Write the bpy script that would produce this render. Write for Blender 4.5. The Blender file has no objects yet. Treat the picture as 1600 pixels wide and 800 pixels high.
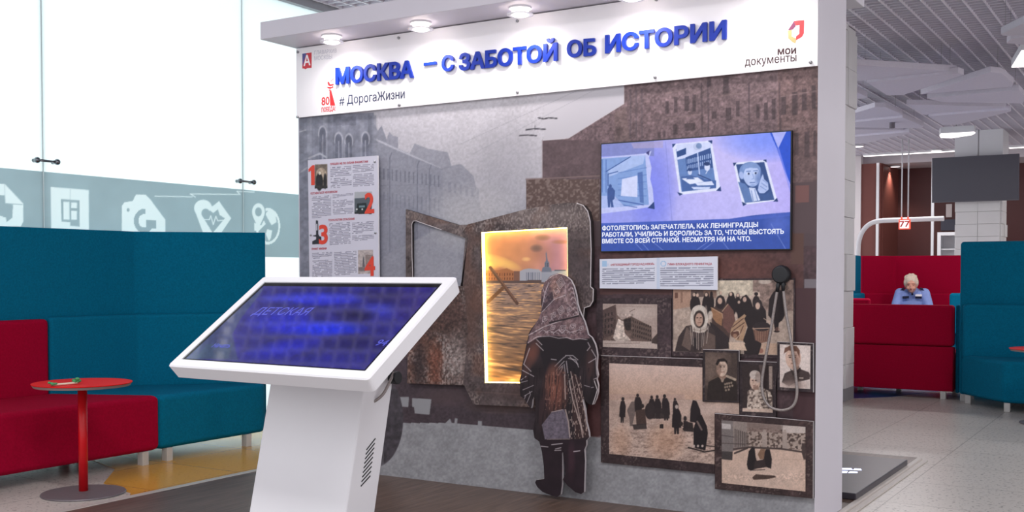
import bpy, bmesh, math, random
import numpy as np
from mathutils import Vector, Matrix
from mathutils.geometry import delaunay_2d_cdt

random.seed(4); RNG = np.random.default_rng(7)
SC = bpy.context.scene; COL = SC.collection

# ------------------------------------------------------------------ camera, world, lights, exposure
F, YAW, PITCH, CX, CY = 1712.0, 0.5520, 0.02955, 800.0, 479.4
CAM = np.array([1.446, -5.020, 1.19])
fw = np.array([-math.sin(YAW)*math.cos(PITCH), math.cos(YAW)*math.cos(PITCH), -math.sin(PITCH)])
rt = np.array([math.cos(YAW), math.sin(YAW), 0.0]); dn = np.cross(fw, rt)
cd = bpy.data.cameras.new('camera'); cam = bpy.data.objects.new('camera', cd); COL.objects.link(cam)
cd.sensor_width = 36; cd.lens = F*36/1600; cd.shift_y = (CY-400)/1600; cd.clip_start = .05; cd.clip_end = 200
cam.location = CAM; cam.rotation_euler = (math.pi/2-PITCH, 0, YAW)
SC.camera = cam
vs = SC.view_settings; vs.view_transform = 'Standard'; vs.look = 'None'; vs.gamma = 1; vs.use_curve_mapping = False
vs.exposure = 0.0
w = bpy.data.worlds.new('world'); SC.world = w; w.use_nodes = True
bg = w.node_tree.nodes['Background']; bg.inputs[0].default_value = (.975, .955, 1, 1); bg.inputs[1].default_value = 1.2

def area(name, loc, sx, sy, power, col=(1, .97, .97), rot=(0, 0, 0)):
    l = bpy.data.lights.new(name, 'AREA'); l.shape = 'RECTANGLE'; l.size = sx; l.size_y = sy; l.energy = power; l.color = col
    o = bpy.data.objects.new(name, l); o.location = loc; o.rotation_euler = rot; COL.objects.link(o); return o
area('added_ceiling_fill', (1.2, -2.6, 3.35), 1.2, .3, 45)  # area lights added below the ceiling to brighten the room, no fixtures built
area('added_ceiling_fill', (-1.6, -3.0, 3.35), 1.2, .3, 45)
area('added_ceiling_fill', (2.6, 2.2, 3.35), 1.2, .3, 60)
area('daylight_outside', (-7.6, 2.5, 2.0), 4.5, 14, 270, (.93, 1, 1), (0, -math.pi/2, 0))
area('added_ceiling_fill', (1.2, 8.2, 3.0), 1.2, .3, 55)
area('added_ceiling_fill', (-1.6, 8.6, 3.0), 1.2, .3, 60)
area('added_ceiling_fill', (-2.6, 15.2, 3.3), 1.6, .3, 35)
area('added_ceiling_fill', (1.6, 14.5, 3.3), 1.6, .3, 45)

# ------------------------------------------------------------------ projection helpers (real planes of the place)
def ray(px, py): return fw + rt*(px-CX)/F + dn*(py-CY)/F
def plane(px, py, axis, val):
    d = ray(px, py); return CAM + d*((val-CAM[axis])/d[axis])
def Wl(px, py, y=0.0): return plane(px, py, 1, y)
def Gd(px, py, z=0.0): return plane(px, py, 2, z)
def s2l(c):
    c = np.asarray(c, float)/255.0
    return np.where(c <= .04045, c/12.92, ((c+.055)/1.055)**2.4)

class Frame:
    """a real plane: origin, two unit axes, normal = U x V"""
    def __init__(s, O, U, V):
        s.O, s.U, s.V = (np.array(q, float) for q in (O, U, V)); s.N = np.cross(s.U, s.V)
    def at(s, px, py):
        d = ray(px, py); t = ((s.O-CAM)@s.N)/(d@s.N); p = CAM+d*t-s.O; return (p@s.U, p@s.V)
    def pt(s, a, b, o=0.0): return s.O + s.U*a + s.V*b + s.N*o
    def px(s, A, B):
        P = s.O[None] + A[:, None]*s.U + B[:, None]*s.V - CAM
        z = P@fw; return CX+F*(P@rt)/z, CY+F*(P@dn)/z
def WF(y): return Frame((0, y, 0), (1, 0, 0), (0, 0, 1))

# ------------------------------------------------------------------ materials
MATS = {}
def mat(name, col, rough=.6, metal=0., nscale=0, namp=.06, bump=0., spec=.4, sheen=0., coat=0., emit=None, estr=1.):
    if name in MATS: return MATS[name]
    m = bpy.data.materials.new(name); m.use_nodes = True; nt = m.node_tree; b = nt.nodes['Principled BSDF']
    c = s2l(col); b.inputs['Base Color'].default_value = (*c, 1); b.inputs['Roughness'].default_value = rough
    b.inputs['Metallic'].default_value = metal; b.inputs['Specular IOR Level'].default_value = spec
    if sheen: b.inputs['Sheen Weight'].default_value = sheen; b.inputs['Sheen Roughness'].default_value = .5
    if coat: b.inputs['Coat Weight'].default_value = coat
    if emit is not None:
        b.inputs['Emission Color'].default_value = (*s2l(emit), 1); b.inputs['Emission Strength'].default_value = estr
    if nscale:
        tc = nt.nodes.new('ShaderNodeTexCoord'); n = nt.nodes.new('ShaderNodeTexNoise')
        n.inputs['Scale'].default_value = nscale; n.inputs['Detail'].default_value = 5
        nt.links.new(tc.outputs['Object'], n.inputs['Vector'])
        r = nt.nodes.new('ShaderNodeMapRange'); r.inputs[1].default_value = .3; r.inputs[2].default_value = .7
        r.inputs[3].default_value = 1-namp; r.inputs[4].default_value = 1+namp
        nt.links.new(n.outputs['Fac'], r.inputs[0])
        mx = nt.nodes.new('ShaderNodeMix'); mx.data_type = 'RGBA'; mx.blend_type = 'MULTIPLY'; mx.inputs[0].default_value = 1
        mx.inputs[6].default_value = (*c, 1); nt.links.new(r.outputs[0], mx.inputs[7]); nt.links.new(mx.outputs[2], b.inputs['Base Color'])
        if bump:
            bp = nt.nodes.new('ShaderNodeBump'); bp.inputs['Strength'].default_value = bump; bp.inputs['Distance'].default_value = .004
            nt.links.new(n.outputs['Fac'], bp.inputs['Height']); nt.links.new(bp.outputs[0], b.inputs['Normal'])
    MATS[name] = m; return m

def attr_mat(name, rough=.55, spec=.3, estr=0., translucent=False, coat=0.):
    m = bpy.data.materials.new(name); m.use_nodes = True; nt = m.node_tree; b = nt.nodes['Principled BSDF']
    a = nt.nodes.new('ShaderNodeVertexColor'); a.layer_name = 'Col'
    b.inputs['Roughness'].default_value = rough; b.inputs['Specular IOR Level'].default_value = spec
    if estr:
        b.inputs['Base Color'].default_value = (.004, .004, .006, 1)
        nt.links.new(a.outputs[0], b.inputs['Emission Color']); b.inputs['Emission Strength'].default_value = estr
    else: nt.links.new(a.outputs[0], b.inputs['Base Color'])
    if translucent:
        t = nt.nodes.new('ShaderNodeBsdfTranslucent'); mx = nt.nodes.new('ShaderNodeMixShader'); mx.inputs[0].default_value = .5
        nt.links.new(a.outputs[0], t.inputs[0]); nt.links.new(b.outputs[0], mx.inputs[1]); nt.links.new(t.outputs[0], mx.inputs[2])
        nt.links.new(mx.outputs[0], nt.nodes['Material Output'].inputs[0])
    return m

WHITE = mat('white_lacquer', (226, 226, 230), .45, nscale=3, namp=.015)
STANDW = mat('stand_lacquer', (210, 207, 216), .5, nscale=3, namp=.015)
WHITEB = mat('white_board', (244, 243, 246), .4, spec=.35)
STEEL = mat('brushed_steel', (165, 165, 168), .35, 1, nscale=60, namp=.05)
CHROME = mat('polished_metal', (120, 125, 130), .2, 1)
BLACK = mat('black_plastic', (28, 30, 34), .45)
DARK = mat('dark_core_board', (48, 42, 44), .6, nscale=30, namp=.2)
TEAL = mat('teal_fabric', (4, 104, 136), .95, nscale=90, namp=.13, bump=.25, spec=.1)
RED = mat('red_fabric', (156, 4, 44), .95, nscale=90, namp=.13, bump=.25, spec=.1)
REDTOP = mat('red_laminate', (226, 22, 20), .5, spec=.15)
REDPAINT = mat('red_paint', (200, 12, 24), .35)
LEG = mat('pale_leg_metal', (205, 203, 200), .4, .3)
TILE = mat('white_relief_tile', (226, 224, 224), .5, nscale=4, namp=.03)
PRINT = attr_mat('printed_graphic')
FILM = attr_mat('window_film_print', .3, .4, translucent=True)
SCREEN = attr_mat('lit_screen', .12, .3, estr=1.0)
KSCREEN = attr_mat('lit_touch_screen', .05, .9, estr=.9)

def frosted():
    m = bpy.data.materials.new('frosted_glass'); m.use_nodes = True; nt = m.node_tree; b = nt.nodes['Principled BSDF']
    b.inputs['Base Color'].default_value = (.86, .93, .93, 1); b.inputs['Roughness'].default_value = .12; b.inputs['Specular IOR Level'].default_value = .5
    t = nt.nodes.new('ShaderNodeBsdfTranslucent'); t.inputs[0].default_value = (.90, .98, .98, 1)
    mx = nt.nodes.new('ShaderNodeMixShader'); mx.inputs[0].default_value = .75
    nt.links.new(b.outputs[0], mx.inputs[1]); nt.links.new(t.outputs[0], mx.inputs[2]); nt.links.new(mx.outputs[0], nt.nodes['Material Output'].inputs[0])
    return m
FROST = frosted()
CLEAR = mat('clear_glass', (235, 245, 245), .03); CLEAR.node_tree.nodes['Principled BSDF'].inputs['Transmission Weight'].default_value = 1

# ------------------------------------------------------------------ object helpers
def tag(o, label=None, cat=None, group=None, kind=None):
    if label: o['label'] = label
    if cat: o['category'] = cat
    if group: o['group'] = group
    if kind: o['kind'] = kind
    return o
def empty(name, loc=(0, 0, 0), rz=0):
    o = bpy.data.objects.new(name, None); COL.objects.link(o); o.location = loc; o.rotation_euler.z = rz; o.empty_display_size = .1; return o
def link(name, me, parent=None, smooth=False):
    o = bpy.data.objects.new(name, me); COL.objects.link(o)
    if smooth:
        for p in me.polygons: p.use_smooth = True
    if parent is not None:
        o.parent = parent
    return o
def thing(name, label, cat, loc=(0, 0, 0), rz=0, group=None): return tag(empty(name, loc, rz), label, cat, group)
def copy_tree(o, parent=None):
    c = o.copy(); COL.objects.link(c)
    if parent is not None: c.parent = parent
    for ch in o.children: copy_tree(ch, c)
    return c

class MB:
    """collects shapes into one mesh"""
    def __init__(s): s.bm = bmesh.new(); s.mi = 0
    def _new(s, geom):
        for f in geom:
            if isinstance(f, bmesh.types.BMFace): f.material_index = s.mi
    def box(s, x0, x1, y0, y1, z0, z1):
        v = [s.bm.verts.new(p) for p in ((x0, y0, z0), (x1, y0, z0), (x1, y1, z0), (x0, y1, z0), (x0, y0, z1), (x1, y0, z1), (x1, y1, z1), (x0, y1, z1))]
        for q in ((3, 2, 1, 0), (4, 5, 6, 7), (0, 1, 5, 4), (1, 2, 6, 5), (2, 3, 7, 6), (3, 0, 4, 7)):
            s.bm.faces.new([v[i] for i in q]).material_index = s.mi
        return s
    def prism(s, pts, a, b=None):
        """pts: list of 3D points (planar loop), a: extrusion vector"""
        n = len(pts); A = [s.bm.verts.new(p) for p in pts]; B = [s.bm.verts.new(np.array(p, float)+np.array(a, float)) for p in pts]
        fs = [s.bm.faces.new(A[::-1]), s.bm.faces.new(B)]
        for i in range(n): fs.append(s.bm.faces.new((A[i], A[(i+1) % n], B[(i+1) % n], B[i])))
        for f in fs: f.material_index = s.mi
        bmesh.ops.recalc_face_normals(s.bm, faces=fs)
        return s
    def poly2(s, xy, z0, z1): return s.prism([(x, y, z0) for x, y in xy], (0, 0, z1-z0))
    def tube(s, p, q, r0, r1=None, seg=16):
        p, q = Vector(p), Vector(q); r1 = r0 if r1 is None else r1
        M = Matrix.Translation((p+q)/2) @ (q-p).to_track_quat('Z', 'Y').to_matrix().to_4x4()
        g = bmesh.ops.create_cone(s.bm, cap_ends=True, segments=seg, radius1=r0, radius2=r1, depth=(q-p).length, matrix=M)
        for v in g['verts']:
            for f in v.link_faces: f.material_index = s.mi
        return s
    def ball(s, c, r, sc=(1, 1, 1), rot=None, seg=20):
        M = Matrix.Translation(c)
        if rot is not None: M = M @ rot
        M = M @ Matrix.Diagonal((*sc, 1))
        bmesh.ops.create_uvsphere(s.bm, u_segments=seg, v_segments=seg//2, radius=r, matrix=M); return s
    def lathe(s, prof, c=(0, 0, 0), seg=48):
        rings = []
        for r, z in prof:
            rings.append([s.bm.verts.new((c[0]+r*math.cos(t), c[1]+r*math.sin(t), c[2]+z)) for t in np.linspace(0, 2*math.pi, seg, endpoint=False)] if r > 1e-6 else [s.bm.verts.new((c[0], c[1], c[2]+z))])
        fs = []
        for a, b in zip(rings, rings[1:]):
            for i in range(seg):
                j = (i+1) % seg
                if len(a) == 1 and len(b) == 1: continue
                if len(a) == 1: fs.append(s.bm.faces.new((a[0], b[j], b[i])))
                elif len(b) == 1: fs.append(s.bm.faces.new((a[i], a[j], b[0])))
                else: fs.append(s.bm.faces.new((a[i], a[j], b[j], b[i])))
        for f in fs: f.material_index = s.mi
        bmesh.ops.recalc_face_normals(s.bm, faces=fs); return s
    def build(s, name, mats, parent=None, bevel=0, seg=2, smooth=False, autos=False):
        me = bpy.data.meshes.new(name); s.bm.to_mesh(me); s.bm.free()
        for m in (mats if isinstance(mats, (list, tuple)) else [mats]): me.materials.append(m)
        o = link(name, me, parent, smooth)
        if bevel:
            b = o.modifiers.new('bevel', 'BEVEL'); b.width = bevel; b.segments = seg; b.limit_method = 'ANGLE'; b.angle_limit = .6; b.harden_normals = True
            for p in me.polygons: p.use_smooth = True
        return o

def tubecurve(name, pts, r, m, parent=None, cyclic=False, nurbs=True):
    cu = bpy.data.curves.new(name, 'CURVE'); cu.dimensions = '3D'; sp = cu.splines.new('NURBS' if nurbs else 'POLY'); sp.points.add(len(pts)-1)
    for p, q in zip(sp.points, pts): p.co = (*q, 1)
    if nurbs: sp.use_endpoint_u = True; sp.order_u = 3
    sp.use_cyclic_u = cyclic; cu.bevel_depth = r; cu.bevel_resolution = 3; cu.resolution_u = 10; cu.use_fill_caps = True
    o = bpy.data.objects.new(name, cu); COL.objects.link(o); bpy.context.view_layer.update()
    me = bpy.data.meshes.new_from_object(o.evaluated_get(bpy.context.evaluated_depsgraph_get())); bpy.data.objects.remove(o)
    me.materials.append(m); return link(name, me, parent, True)

# ------------------------------------------------------------------ printed art: paint functions evaluated at the vertices of a real surface
def inpoly(X, Y, P):
    r = np.zeros(X.shape, bool); n = len(P)
    for i in range(n):
        x1, y1 = P[i]; x2, y2 = P[(i+1) % n]
        if y1 == y2: continue
        r ^= ((y1 > Y) != (y2 > Y)) & (X < (x2-x1)*(Y-y1)/(y2-y1)+x1)
    return r
def vnoise(X, Y, s, seed=0):
    g = np.random.default_rng(seed+11).random((97, 89)); x = X/s; y = Y/s; xi = np.floor(x).astype(int); yi = np.floor(y).astype(int)
    u = x-xi; v = y-yi; u = u*u*(3-2*u); v = v*v*(3-2*v)
    f = lambda a, b: g[a % 97, b % 89]
    return (f(xi, yi)*(1-u)+f(xi+1, yi)*u)*(1-v)+(f(xi, yi+1)*(1-u)+f(xi+1, yi+1)*u)*v
def fbm(X, Y, s, seed=0, o=4):
    t = 0; a = .5; tot = 0
    for k in range(o): t = t+a*vnoise(X, Y, s/2**k, seed+k*7); tot += a; a *= .6
    return t/tot
class Art:
    def __init__(s, X, Y): s.X, s.Y = X, Y; s.C = np.full((len(X), 3), 128.)
    def put(s, m, col, a=1.):
        if callable(col): col = col(s.X[m], s.Y[m])
        aa = a[m][:, None] if isinstance(a, np.ndarray) else a
        s.C[m] = s.C[m]*(1-aa)+np.asarray(col, float)*aa
    def fill(s, col, a=1.): s.put(np.ones(len(s.X), bool), col, a)
    def cov(s, m, c, col, a):
        """paint with an edge coverage c given for the points m"""
        if isinstance(col, tuple): pass
        aa = np.zeros(len(s.X)); aa[m] = c*(a if not isinstance(a, np.ndarray) else a[m]); s.put(aa > 0, col, aa)
    def poly(s, P, col, a=1.):
        xs = [p[0] for p in P]; ys = [p[1] for p in P]
        m = np.where((s.X > min(xs)-1) & (s.X < max(xs)+1) & (s.Y > min(ys)-1) & (s.Y < max(ys)+1))[0]
        if len(m): X, Y = s.X[m], s.Y[m]; s.cov(m, sum(inpoly(X+dx, Y+dy, P).astype(float) for dx, dy in ((.45, .15), (-.15, .45), (-.45, -.15), (.15, -.45), (0, 0)))/5, col, a)
    def rect(s, x0, y0, x1, y1, col, a=1.): s.put((s.X >= x0) & (s.X <= x1) & (s.Y >= y0) & (s.Y <= y1), col, a)
    def ell(s, cx, cy, rx, ry, col, a=1., rot=0.):
        R_ = max(rx, ry)+1; m = np.where((np.abs(s.X-cx) < R_) & (np.abs(s.Y-cy) < R_))[0]
        c, q = math.cos(rot), math.sin(rot); dx = s.X[m]-cx; dy = s.Y[m]-cy
        d = np.sqrt(((dx*c+dy*q)/rx)**2+((-dx*q+dy*c)/ry)**2)
        s.cov(m, np.clip((1-d)*min(rx, ry)+.5, 0, 1), col, a)
    def soft(s, cx, cy, rx, ry, col, a=1., rot=0.):
        c, q = math.cos(rot), math.sin(rot); dx = s.X-cx; dy = s.Y-cy
        d = ((dx*c+dy*q)/rx)**2+((-dx*q+dy*c)/ry)**2
        s.put(d < 1, col, np.clip(1-d, 0, 1)*a)
    def line(s, P, w, col, a=1.):
        xs = [p[0] for p in P]; ys = [p[1] for p in P]; h = w/2+1
        m = np.where((s.X > min(xs)-h) & (s.X < max(xs)+h) & (s.Y > min(ys)-h) & (s.Y < max(ys)+h))[0]
        X, Y = s.X[m], s.Y[m]; c = np.zeros(len(m))
        for (x1, y1), (x2, y2) in zip(P, P[1:]):
            L2 = (x2-x1)**2+(y2-y1)**2+1e-9; t = np.clip(((X-x1)*(x2-x1)+(Y-y1)*(y2-y1))/L2, 0, 1)
            c = np.maximum(c, np.clip(w/2-np.hypot(X-x1-t*(x2-x1), Y-y1-t*(y2-y1))+.4, 0, 1))
        s.cov(m, c*min(1, w/.9+.3), col, a)
    def ring(s, cx, cy, r0, r1, col, a0=-9, a1=9, sy=1.):
        d = np.hypot(s.X-cx, (s.Y-cy)/sy); t = np.arctan2(s.Y-cy, s.X-cx); s.put((d >= r0) & (d <= r1) & (t >= a0) & (t <= a1), col)
    def grain(s, sc, amp, seed=0, m=None, o=3):
        m = np.ones(len(s.X), bool) if m is None else m
        n = fbm(s.X[m], s.Y[m], sc, seed, o); s.C[m] = s.C[m]*(1+amp*(2*n-1))[:, None]
    def text(s, TL, TR, BL, rows, seed, col=(120, 120, 138), a=.75, gap=.12, last=1.):
        """rows of print too small to read"""
        e1 = np.array(TR, float)-TL; e2 = np.array(BL, float)-TL; D = e1[0]*e2[1]-e1[1]*e2[0]
        dx = s.X-TL[0]; dy = s.Y-TL[1]; u = (dx*e2[1]-dy*e2[0])/D; v = (e1[0]*dy-e1[1]*dx)/D
        k = np.floor(v*rows).astype(int); fv = v*rows-k
        m = (u > 0) & (u < np.where(k == rows-1, last, 1)) & (v > 0) & (v < 1) & (fv > .22) & (fv < .74)
        h = vnoise(u*np.hypot(*e1)*1.0+k*37.7+seed*13, k*5.3+.0*u, 3.1, seed)
        s.put(m & (h > gap+.13), col, a)
    def out(s): return np.clip(s.C, 0, 255)

GAIN = 1.0
def art_surface(name, fr, outline, art, res, material, parent=None, holes=(), gain=GAIN, ab=None, off=0.):
    """a fine mesh filling an outline (pixel list of the photo, taken to the real plane fr), coloured by art(Art)"""
    P = np.array([fr.at(*q) for q in outline]) if ab is None else np.array(ab)
    H = [np.array([fr.at(*q) for q in h]) for h in holes]
    lo, hi = P.min(0), P.max(0); nx, nz = (np.ceil((hi-lo)/res).astype(int)+2)
    A, B = np.meshgrid(lo[0]+(np.arange(nx)-.5)*(hi[0]-lo[0])/(nx-2), lo[1]+(np.arange(nz)-.5)*(hi[1]-lo[1])/(nz-2), indexing='ij')
    A = A.ravel(); B = B.ravel()
    ins = inpoly(A, B, P)
    for h in H: ins &= ~inpoly(A, B, h)
    idx = np.arange(nx*nz).reshape(nx, nz)
    q = np.stack([idx[:-1, :-1], idx[1:, :-1], idx[1:, 1:], idx[:-1, 1:]], -1).reshape(-1, 4)
    q = q[ins[q].any(1)]
    used = np.zeros(nx*nz, bool); used[q.ravel()] = True
    mv = np.where(used & ~ins)[0]
    best = np.full(len(mv), 1e9); bx = A[mv].copy(); by = B[mv].copy()
    for L in [P]+H:
        for i in range(len(L)):
            (x1, y1), (x2, y2) = L[i], L[(i+1) % len(L)]
            t = np.clip(((A[mv]-x1)*(x2-x1)+(B[mv]-y1)*(y2-y1))/((x2-x1)**2+(y2-y1)**2+1e-12), 0, 1)
            X = x1+t*(x2-x1); Y = y1+t*(y2-y1); d = (X-A[mv])**2+(Y-B[mv])**2; k = d < best
            best[k] = d[k]; bx[k] = X[k]; by[k] = Y[k]
    A[mv] = bx; B[mv] = by
    new = np.cumsum(used)-1; q = new[q]; A = A[used]; B = B[used]
    X, Y = fr.px(A, B); ar = Art(X, Y); art(ar)
    c = np.ones((len(A), 4), np.float32); c[:, :3] = np.clip(s2l(ar.out())*gain, 0, 1)
    V = fr.O+A[:, None]*fr.U+B[:, None]*fr.V+fr.N*off
    me = bpy.data.meshes.new(name); me.vertices.add(len(V)); me.vertices.foreach_set('co', V.astype(np.float32).ravel())
    me.loops.add(4*len(q)); me.loops.foreach_set('vertex_index', q.ravel().astype(np.int32))
    me.polygons.add(len(q)); me.polygons.foreach_set('loop_start', np.arange(0, 4*len(q), 4, dtype=np.int32))
    me.update(calc_edges=True); me.validate()
    at = me.color_attributes.new('Col', 'FLOAT_COLOR', 'POINT')
    if len(me.vertices) == len(c): at.data.foreach_set('color', c.ravel())
    me.materials.append(material)
    return link(name, me, parent)
def board(name, fr, outline, thick, material, parent=None, holes=(), bevel=0, gap=.0006, ab=None):
    """solid board behind a printed face"""
    P = [fr.pt(*fr.at(*q), -gap) for q in outline] if ab is None else [fr.pt(*q, -gap) for q in ab]
    if not holes: return MB().prism(P, -fr.N*thick).build(name, material, parent, bevel)
    # one hole: bridge outer and inner loop into a ring
    H = [fr.pt(*fr.at(*q), -gap) for q in holes[0]]
    bm = bmesh.new()
    def loop(L): 
        vs = [bm.verts.new(p) for p in L]; return vs, [bm.edges.new((vs[i], vs[(i+1) % len(vs)])) for i in range(len(vs))]
    _, e1 = loop(P); _, e2 = loop(H)
    bmesh.ops.triangle_fill(bm, use_beauty=True, edges=e1+e2)
    r = bmesh.ops.extrude_face_region(bm, geom=list(bm.faces))
    bmesh.ops.translate(bm, vec=Vector(-fr.N*thick), verts=[g for g in r['geom'] if isinstance(g, bmesh.types.BMVert)])
    bmesh.ops.recalc_face_normals(bm, faces=bm.faces)
    me = bpy.data.meshes.new(name); bm.to_mesh(me); bm.free(); me.materials.append(material)
    return link(name, me, parent)

# ------------------------------------------------------------------ lettering
FCACHE = {}
def font_mesh(body, bold=0., shear=0.):
    """letter outlines from the built-in font, filled by winding number"""
    key = (body, bold, shear)
    if key not in FCACHE:
        cu = bpy.data.curves.new('t', 'FONT'); cu.body = body; cu.shear = shear; cu.resolution_u = 4; cu.fill_mode = 'NONE'
        o = bpy.data.objects.new('t', cu); COL.objects.link(o); bpy.context.view_layer.update()
        me = bpy.data.meshes.new_from_object(o.evaluated_get(bpy.context.evaluated_depsgraph_get()))
        V = [tuple(x.co[:2]) for x in me.vertices]; E_l = [tuple(e.vertices) for e in me.edges]
        bpy.data.objects.remove(o); bpy.data.curves.remove(cu); bpy.data.meshes.remove(me)
        nb = {}
        for a, b in E_l: nb.setdefault(a, []).append(b); nb.setdefault(b, []).append(a)
        seen = set(); loops = []
        for v0 in range(len(V)):
            if v0 in seen or v0 not in nb: continue
            L = [v0]; seen.add(v0); cur = v0+1 if v0+1 in nb[v0] else nb[v0][0]
            while cur not in seen:
                L.append(cur); seen.add(cur); nx = [q for q in nb[cur] if q not in seen]
                if not nx: break
                cur = nx[0]
            loops.append(L)
        LP_ = [[V[q] for q in L] for L in loops]; SG = []
        for a_i, L in enumerate(LP_):
            ar = sum(L[k-1][0]*L[k][1]-L[k][0]*L[k-1][1] for k in range(len(L)))
            Q = np.array([q for k in range(len(L)) for q in (L[k], ((L[k-1][0]+L[k][0])/2, (L[k-1][1]+L[k][1])/2))])
            dep = sum(bool(inpoly(Q[:, 0], Q[:, 1], M_).all()) for b_i, M_ in enumerate(LP_) if b_i != a_i)
            SG.append((1 if ar > 0 else -1)*(1 if dep % 2 == 0 else -1))
        if bold:
            W_ = list(V)
            for L, sg in zip(loops, SG):
                n = len(L)
                for k in range(n):
                    a, b, c = (np.array(V[L[(k+d) % n]]) for d in (-1, 0, 1)); e1 = (b-a)/(np.linalg.norm(b-a)+1e-9); e2 = (c-b)/(np.linalg.norm(c-b)+1e-9)
                    n1 = np.array((e1[1], -e1[0])); n2 = np.array((e2[1], -e2[0])); m_ = n1+n2; q = m_@n1
                    W_[L[k]] = tuple(b+sg*bold*(m_/q if q > .35 else m_/(np.linalg.norm(m_)+1e-9)*1.2))
            V = W_
        r = delaunay_2d_cdt([Vector(v) for v in V], E_l, [], 0, 1e-6)
        P = np.array([v[:] for v in r[0]]); T = r[2]; C = np.array([P[list(f)].mean(0) for f in T]); wn = np.zeros(len(T))
        for L, sg in zip(loops, SG):
            for k in range(len(L)):
                (x1, y1), (x2, y2) = V[L[k]], V[L[(k+1) % len(L)]]
                cr = (x2-x1)*(C[:, 1]-y1)-(C[:, 0]-x1)*(y2-y1)
                wn += sg*(((y1 <= C[:, 1]) & (y2 > C[:, 1]) & (cr > 0)).astype(int) - ((y1 > C[:, 1]) & (y2 <= C[:, 1]) & (cr < 0)).astype(int))
        F_ = [f for f, q in zip(T, wn) if q != 0]; us = sorted({i for f in F_ for i in f}); mp = {a: b for b, a in enumerate(us)}
        FCACHE[key] = ([(P[i][0], P[i][1], 0.) for i in us], [tuple(mp[i] for i in f) for f in F_])
    me = bpy.data.meshes.new('t'); me.from_pydata(FCACHE[key][0], [], FCACHE[key][1]); return me
def font_span(body, bold=0., shear=0.):
    me = font_mesh(body, bold, shear); v = np.array([x.co[:] for x in me.vertices]); bpy.data.meshes.remove(me); return v[:, 0].min(), v[:, 0].max()
CAP = {}
def capheight(bold):
    if bold not in CAP:
        me = font_mesh('Н', bold); v = np.array([x.co[:] for x in me.vertices]); CAP[bold] = (v[:, 1].min(), v[:, 1].max())
    return CAP[bold]
def lettering(name, body, fr, pl, pr, h, material, parent, bold=0., off=.0008, depth=0., shear=0., split=False):
    """text whose baseline runs from pixel pl to pr on plane fr; h = capital height in pixels at pl"""
    a0, b0 = fr.at(*pl); a1, b1 = fr.at(*pr); _, bt = fr.at(pl[0], pl[1]-h)
    ht = bt-b0; c0, c1 = capheight(bold); s0, s1 = font_span(body, bold, shear); kx = (a1-a0)/(s1-s0); ky = ht/(c1-c0)
    jobs = []
    if split:
        for i, ch in enumerate(body):
            if ch == ' ': continue
            e = font_span(body[:i+1], bold, shear)[1] if i else font_span(ch, bold, shear)[1]
            jobs.append((ch, e-font_span(ch, bold, shear)[1]))
    else: jobs.append((body, 0.))
    res = []
    for ch, dx in jobs:
        me = font_mesh(ch, bold, shear); bm = bmesh.new(); bm.from_mesh(me); bpy.data.meshes.remove(me)
        if depth:
            r = bmesh.ops.extrude_face_region(bm, geom=list(bm.faces)); tv = [g for g in r['geom'] if isinstance(g, bmesh.types.BMVert)]
            for v in tv: v.co.z += 1
        for v in bm.verts:
            v.co = Vector(fr.pt(a0+(v.co.x+dx-s0)*kx, b0+(v.co.y-c0)*ky+0*v.co.x + (b1-b0)*((v.co.x+dx-s0)/(s1-s0)), off+depth*v.co.z))
        if depth: bmesh.ops.recalc_face_normals(bm, faces=bm.faces)
        me = bpy.data.meshes.new(name); bm.to_mesh(me); bm.free(); me.materials.clear(); me.materials.append(material)
        res.append(link(name, me, parent))
    return res

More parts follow.
